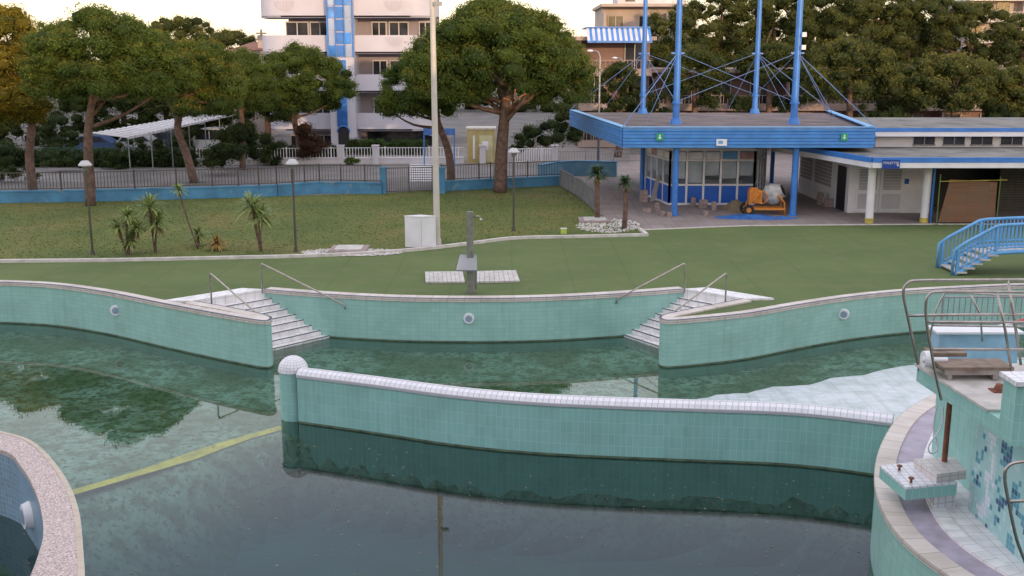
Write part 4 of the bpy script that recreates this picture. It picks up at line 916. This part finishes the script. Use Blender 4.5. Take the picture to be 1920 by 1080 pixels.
c=P(1222,378); single('leaning_board',MB().add([(c[0]-.1,c[1],0),(c[0]+.15,c[1]+.1,0),(c[0]+.5,c[1]+.3,1.3),(c[0]+.25,c[1]+.2,1.3),(c[0]-.1,c[1]+.05,0),(c[0]+.15,c[1]+.15,0),(c[0]+.5,c[1]+.35,1.3),(c[0]+.25,c[1]+.25,1.3)],[(0,1,2,3),(7,6,5,4),(0,4,5,1),(1,5,6,2),(2,6,7,3),(3,7,4,0)]),cream,'pale board leaning against the booth','board')
# ================= footbridge =================
by=P(1760,516)[1]; bx=P(1790,516)[0]; FB=Thing('footbridge','light blue arched steel footbridge with picket railings and steps','bridge',(bx,by,0))
def bridge_z(t): return min(1.0,max(0,t/1.3))*.74+ (.08*math.sin(min(1,max(0,(t-1.3)/4.4))*math.pi) if t>1.3 else 0)
pr_=[(t*.25,bridge_z(t*.25)) for t in range(0,29)]
for yy in(by,by+1.3):
    FB.part('stringer',MB().tube([(bx+t,yy,z+.02) for t,z in pr_],.08,6),bluelt)
    st=MB().tube([(bx-.1,yy,0),(bx-.08,yy,.85)]+[(bx+t,yy,z+.95) for t,z in pr_[1:]],.055,8); st.tube([(bx+t,yy,z+.18) for t,z in pr_],.035,6)
    FB.part('top_rail',st,bluelt); mb=MB(); t=.1
    while t<7: z=bridge_z(t); mb.box(bx+t-.018,bx+t+.018,yy-.014,yy+.014,z+.15,z+.95); t+=.13
    FB.part('baluster',mb,bluelt,stuff=True)
    for t in(.05,1.3,3.2,5): z=bridge_z(t); FB.part('railing_post',MB().box(bx+t-.04,bx+t+.04,yy-.04,yy+.04,max(0,z-.1),z+.95),bluelt)
for k in range(5): FB.part('tread',MB().box(bx+.02+k*.25,bx+.36+k*.25,by-.12,by+1.24,.08+k*.145,.13+k*.145),slab)
mb=MB()
for t,z in pr_[5:-1]: mb.box(bx+t,bx+t+.24,by+.06,by+1.24,z-.05,z+.0)
FB.part('walkway',mb,slab)
for k in(0,1.2): FB.part('mid_support',MB().box(bx+4.9,bx+5.1,by+k,by+k+.1,0,.7),bluelt)

# ================= TREES =================
YG1=(.12,.12,.018);YG2=(.30,.235,.03)  # low-sun yellow painted into the leaf colours of the far-left pine
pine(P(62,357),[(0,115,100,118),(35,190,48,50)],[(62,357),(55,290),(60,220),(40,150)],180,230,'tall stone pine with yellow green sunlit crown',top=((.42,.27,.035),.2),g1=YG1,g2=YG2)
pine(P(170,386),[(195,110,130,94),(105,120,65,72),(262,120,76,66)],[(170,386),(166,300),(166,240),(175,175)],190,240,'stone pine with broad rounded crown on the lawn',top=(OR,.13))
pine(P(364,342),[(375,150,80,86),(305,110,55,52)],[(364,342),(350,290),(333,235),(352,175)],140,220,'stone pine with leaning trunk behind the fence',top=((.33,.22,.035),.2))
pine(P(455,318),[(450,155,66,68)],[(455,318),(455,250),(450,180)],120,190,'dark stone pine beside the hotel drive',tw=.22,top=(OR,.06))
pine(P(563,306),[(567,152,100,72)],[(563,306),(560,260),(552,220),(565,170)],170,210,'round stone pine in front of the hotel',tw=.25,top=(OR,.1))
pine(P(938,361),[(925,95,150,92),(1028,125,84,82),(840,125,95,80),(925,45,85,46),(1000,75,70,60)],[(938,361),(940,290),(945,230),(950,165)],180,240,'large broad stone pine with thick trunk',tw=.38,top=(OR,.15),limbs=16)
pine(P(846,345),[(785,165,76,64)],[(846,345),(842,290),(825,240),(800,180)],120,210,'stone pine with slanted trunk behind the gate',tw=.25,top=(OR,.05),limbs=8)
single('broken_branch',MB().tube([PD(958,212,57.2),PD(962,190,55.2),PD(985,176,53.2)],.07,6,.03).tube([PD(962,190,55.2),PD(945,184,53.4)],.05,6,.02).tube([PD(962,190,55.2),PD(966,168,53.4)],.05,6,.02),M('fresh_wood',(.50,.18,.07),.8,.3),'freshly broken orange brown pine branch','branch')
BG1=(.055,.078,.024);BG2=(.125,.14,.036)
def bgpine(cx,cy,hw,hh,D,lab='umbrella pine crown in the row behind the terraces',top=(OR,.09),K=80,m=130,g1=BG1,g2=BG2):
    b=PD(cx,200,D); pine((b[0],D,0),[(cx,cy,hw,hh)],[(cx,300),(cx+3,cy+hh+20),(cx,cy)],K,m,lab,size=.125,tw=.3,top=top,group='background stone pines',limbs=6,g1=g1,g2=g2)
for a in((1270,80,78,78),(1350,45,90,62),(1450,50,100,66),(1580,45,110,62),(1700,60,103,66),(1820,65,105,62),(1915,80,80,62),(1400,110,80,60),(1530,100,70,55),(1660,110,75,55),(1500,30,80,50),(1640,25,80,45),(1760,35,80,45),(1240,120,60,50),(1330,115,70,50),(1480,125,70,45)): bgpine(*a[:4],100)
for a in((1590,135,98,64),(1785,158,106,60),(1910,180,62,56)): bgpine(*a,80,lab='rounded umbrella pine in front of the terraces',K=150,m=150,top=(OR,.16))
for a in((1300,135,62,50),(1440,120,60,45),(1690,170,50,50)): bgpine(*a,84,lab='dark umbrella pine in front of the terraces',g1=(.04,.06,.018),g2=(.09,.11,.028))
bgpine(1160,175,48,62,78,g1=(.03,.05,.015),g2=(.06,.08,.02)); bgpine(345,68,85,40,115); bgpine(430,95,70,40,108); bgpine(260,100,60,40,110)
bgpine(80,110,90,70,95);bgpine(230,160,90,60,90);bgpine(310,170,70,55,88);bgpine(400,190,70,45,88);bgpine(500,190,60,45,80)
cs=[];rs=[];co=[]
for i in range(620):
    x=random.uniform(-90,110); zt=7.0 if x<30 else 12
    cs.append((x,random.uniform(140,152),random.uniform(0,1)*zt)); rs.append(random.uniform(1.3,2.6)); t=random.random(); co.append([BG1[j]+(BG2[j]-BG1[j])*t for j in range(3)])
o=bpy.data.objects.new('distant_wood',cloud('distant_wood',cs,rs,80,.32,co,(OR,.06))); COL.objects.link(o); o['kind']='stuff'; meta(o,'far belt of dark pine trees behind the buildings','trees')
DG1=(.026,.046,.015);DG2=(.065,.09,.025)
sh=[(450,270,60,42,70,18),(420,290,45,30,66,14),(110,255,32,45,75,14),(40,300,30,20,72,10),(260,280,50,22,72,14),(210,300,40,20,70,12),(120,300,45,22,68,14),(1065,230,32,45,70,16),(1010,250,34,30,78,14),(975,270,20,24,76,10),(30,325,50,15,62,12),(-20,300,60,40,70,16),(1240,195,40,26,84,12),(1380,190,50,24,84,12),(1330,185,30,22,83,12),(1480,195,40,20,84,12),(1650,215,60,20,78,14),(1850,215,70,20,78,14),(350,262,30,26,82,12),(510,268,26,30,78,12),(505,290,20,24,72,10)]
for x,y,hw,hh,D,K in sh: shrub(x,y,hw,hh,D,'dense dark green shrub behind the fence' if x<1100 else 'dark green planting along the terrace balconies',K,120,g1=DG1,g2=DG2,group='shrubs behind the fence' if x<1100 else 'terrace planting')
shrub(580,262,30,42,73,'reddish brown leafy shrub by the fence',14,120,g1=(.06,.03,.02),g2=(.12,.06,.035))
shrub(735,308,24,10,74,'rounded clipped light green bush',8,90,g1=G1,g2=(.09,.13,.03)); shrub(660,305,18,10,72,'rounded clipped light green bush',8,90)
def hedge(x0p,x1p,D,z1,N,lab,c0,size=.08):
    cs=[];rs=[];co=[]
    for i in range(N):
        p=PD(random.uniform(x0p,x1p),300,D); cs.append((p[0],D+random.uniform(-.3,.3),random.uniform(.1,z1-.25))); rs.append(random.uniform(.3,.42)); t=random.uniform(.7,1.4); co.append([c*t for c in c0])
    b=(cs[0][0],D,0); o=bpy.data.objects.new('hedge',cloud('hedge',cs,rs,90,size,co,None,b)); o.location=b; COL.objects.link(o); meta(o,lab,'hedge')
hedge(652,800,80,1.25,130,'trimmed green hedge in front of the hotel',(.06,.10,.025))
hedge(-60,365,71,1.3,330,'continuous clipped dark hedge along the road',(.04,.065,.022))
hedge(380,640,75,1.2,200,'clipped green hedge behind the white fence',(.045,.07,.022))
cs=[];rs=[];co=[]
for i in range(300):
    p=PD(random.uniform(-250,480),270,88); cs.append((p[0],88+random.uniform(-1,1),random.uniform(.1,3.8))); rs.append(random.uniform(.5,.9)); t=random.random(); co.append([.03+.035*t,.05+.045*t,.018])
b=(-25,88,0); o=bpy.data.objects.new('hedge',cloud('hedge',cs,rs,90,.13,co,None,b)); o.location=b; COL.objects.link(o); meta(o,'tall dark unclipped hedge behind the carport','hedge')

AB=Thing('shade_block','added unseen cream block shading the pool from behind the camera','building',(0,-18,0))  # out-of-view block added to keep the low sun off the pool
AB.part('wall',MB().box(-60,70,-26,-12,0,12.6),facade3); AB.part('roof',MB().box(-60.3,70.3,-26.3,-11.7,12.602,12.9),greyroof)
for z in(4,7,10):
    x=-40
    while x<40: AB.part('window',MB().box(x,x+1.6,-11.998,-11.95,z,z+1.6),glass); x+=4

# ================= LIGHT =================
sc=bpy.context.scene
w=bpy.data.worlds.new('World'); sc.world=w; w.use_nodes=True; n=w.node_tree.nodes; l=w.node_tree.links; bg=n['Background']
EL=math.radians(6.5); AZ=math.radians(160)
sky=n.new('ShaderNodeTexSky'); sky.sky_type='NISHITA'; sky.sun_disc=False; sky.sun_elevation=EL; sky.sun_rotation=AZ
tc=n.new('ShaderNodeTexCoord').outputs['Generated']; sx=n.new('ShaderNodeSeparateXYZ'); l.new(tc,sx.inputs[0])
g=ramp(n,l,sx.outputs['Z'],[(0,(.82,.69,.57)),(.12,(.88,.78,.70)),(.33,(.82,.78,.80)),(.42,(.56,.58,.72)),(.6,(.62,.62,.74)),(1,(1.0,.95,.93))])
vm=n.new('ShaderNodeVectorMath'); vm.operation='SCALE'; vm.inputs['Scale'].default_value=9.0; l.new(g,vm.inputs[0])
va=n.new('ShaderNodeVectorMath'); va.operation='ADD'; l.new(vm.outputs[0],va.inputs[0]); l.new(sky.outputs[0],va.inputs[1])
l.new(va.outputs[0],bg.inputs['Color']); bg.inputs['Strength'].default_value=.15
sd=bpy.data.lights.new('sun','SUN'); sd.energy=2.3; sd.angle=math.radians(.6); sd.color=(1,.68,.40)
so=bpy.data.objects.new('sun',sd); COL.objects.link(so)
dirv=Vector((math.sin(AZ)*math.cos(EL),math.cos(AZ)*math.cos(EL),math.sin(EL))); so.rotation_euler=dirv.to_track_quat('Z','Y').to_euler(); so.location=(0,0,40)
cd=bpy.data.cameras.new('camera'); cd.lens=37.5; cd.sensor_width=36; cd.clip_end=3000; co_=bpy.data.objects.new('camera',cd); COL.objects.link(co_); co_.location=(0,0,H); co_.rotation_euler=(math.pi/2-TH,0,0); sc.camera=co_
sc.view_settings.view_transform='Standard'; sc.view_settings.look='None'; sc.view_settings.exposure=0
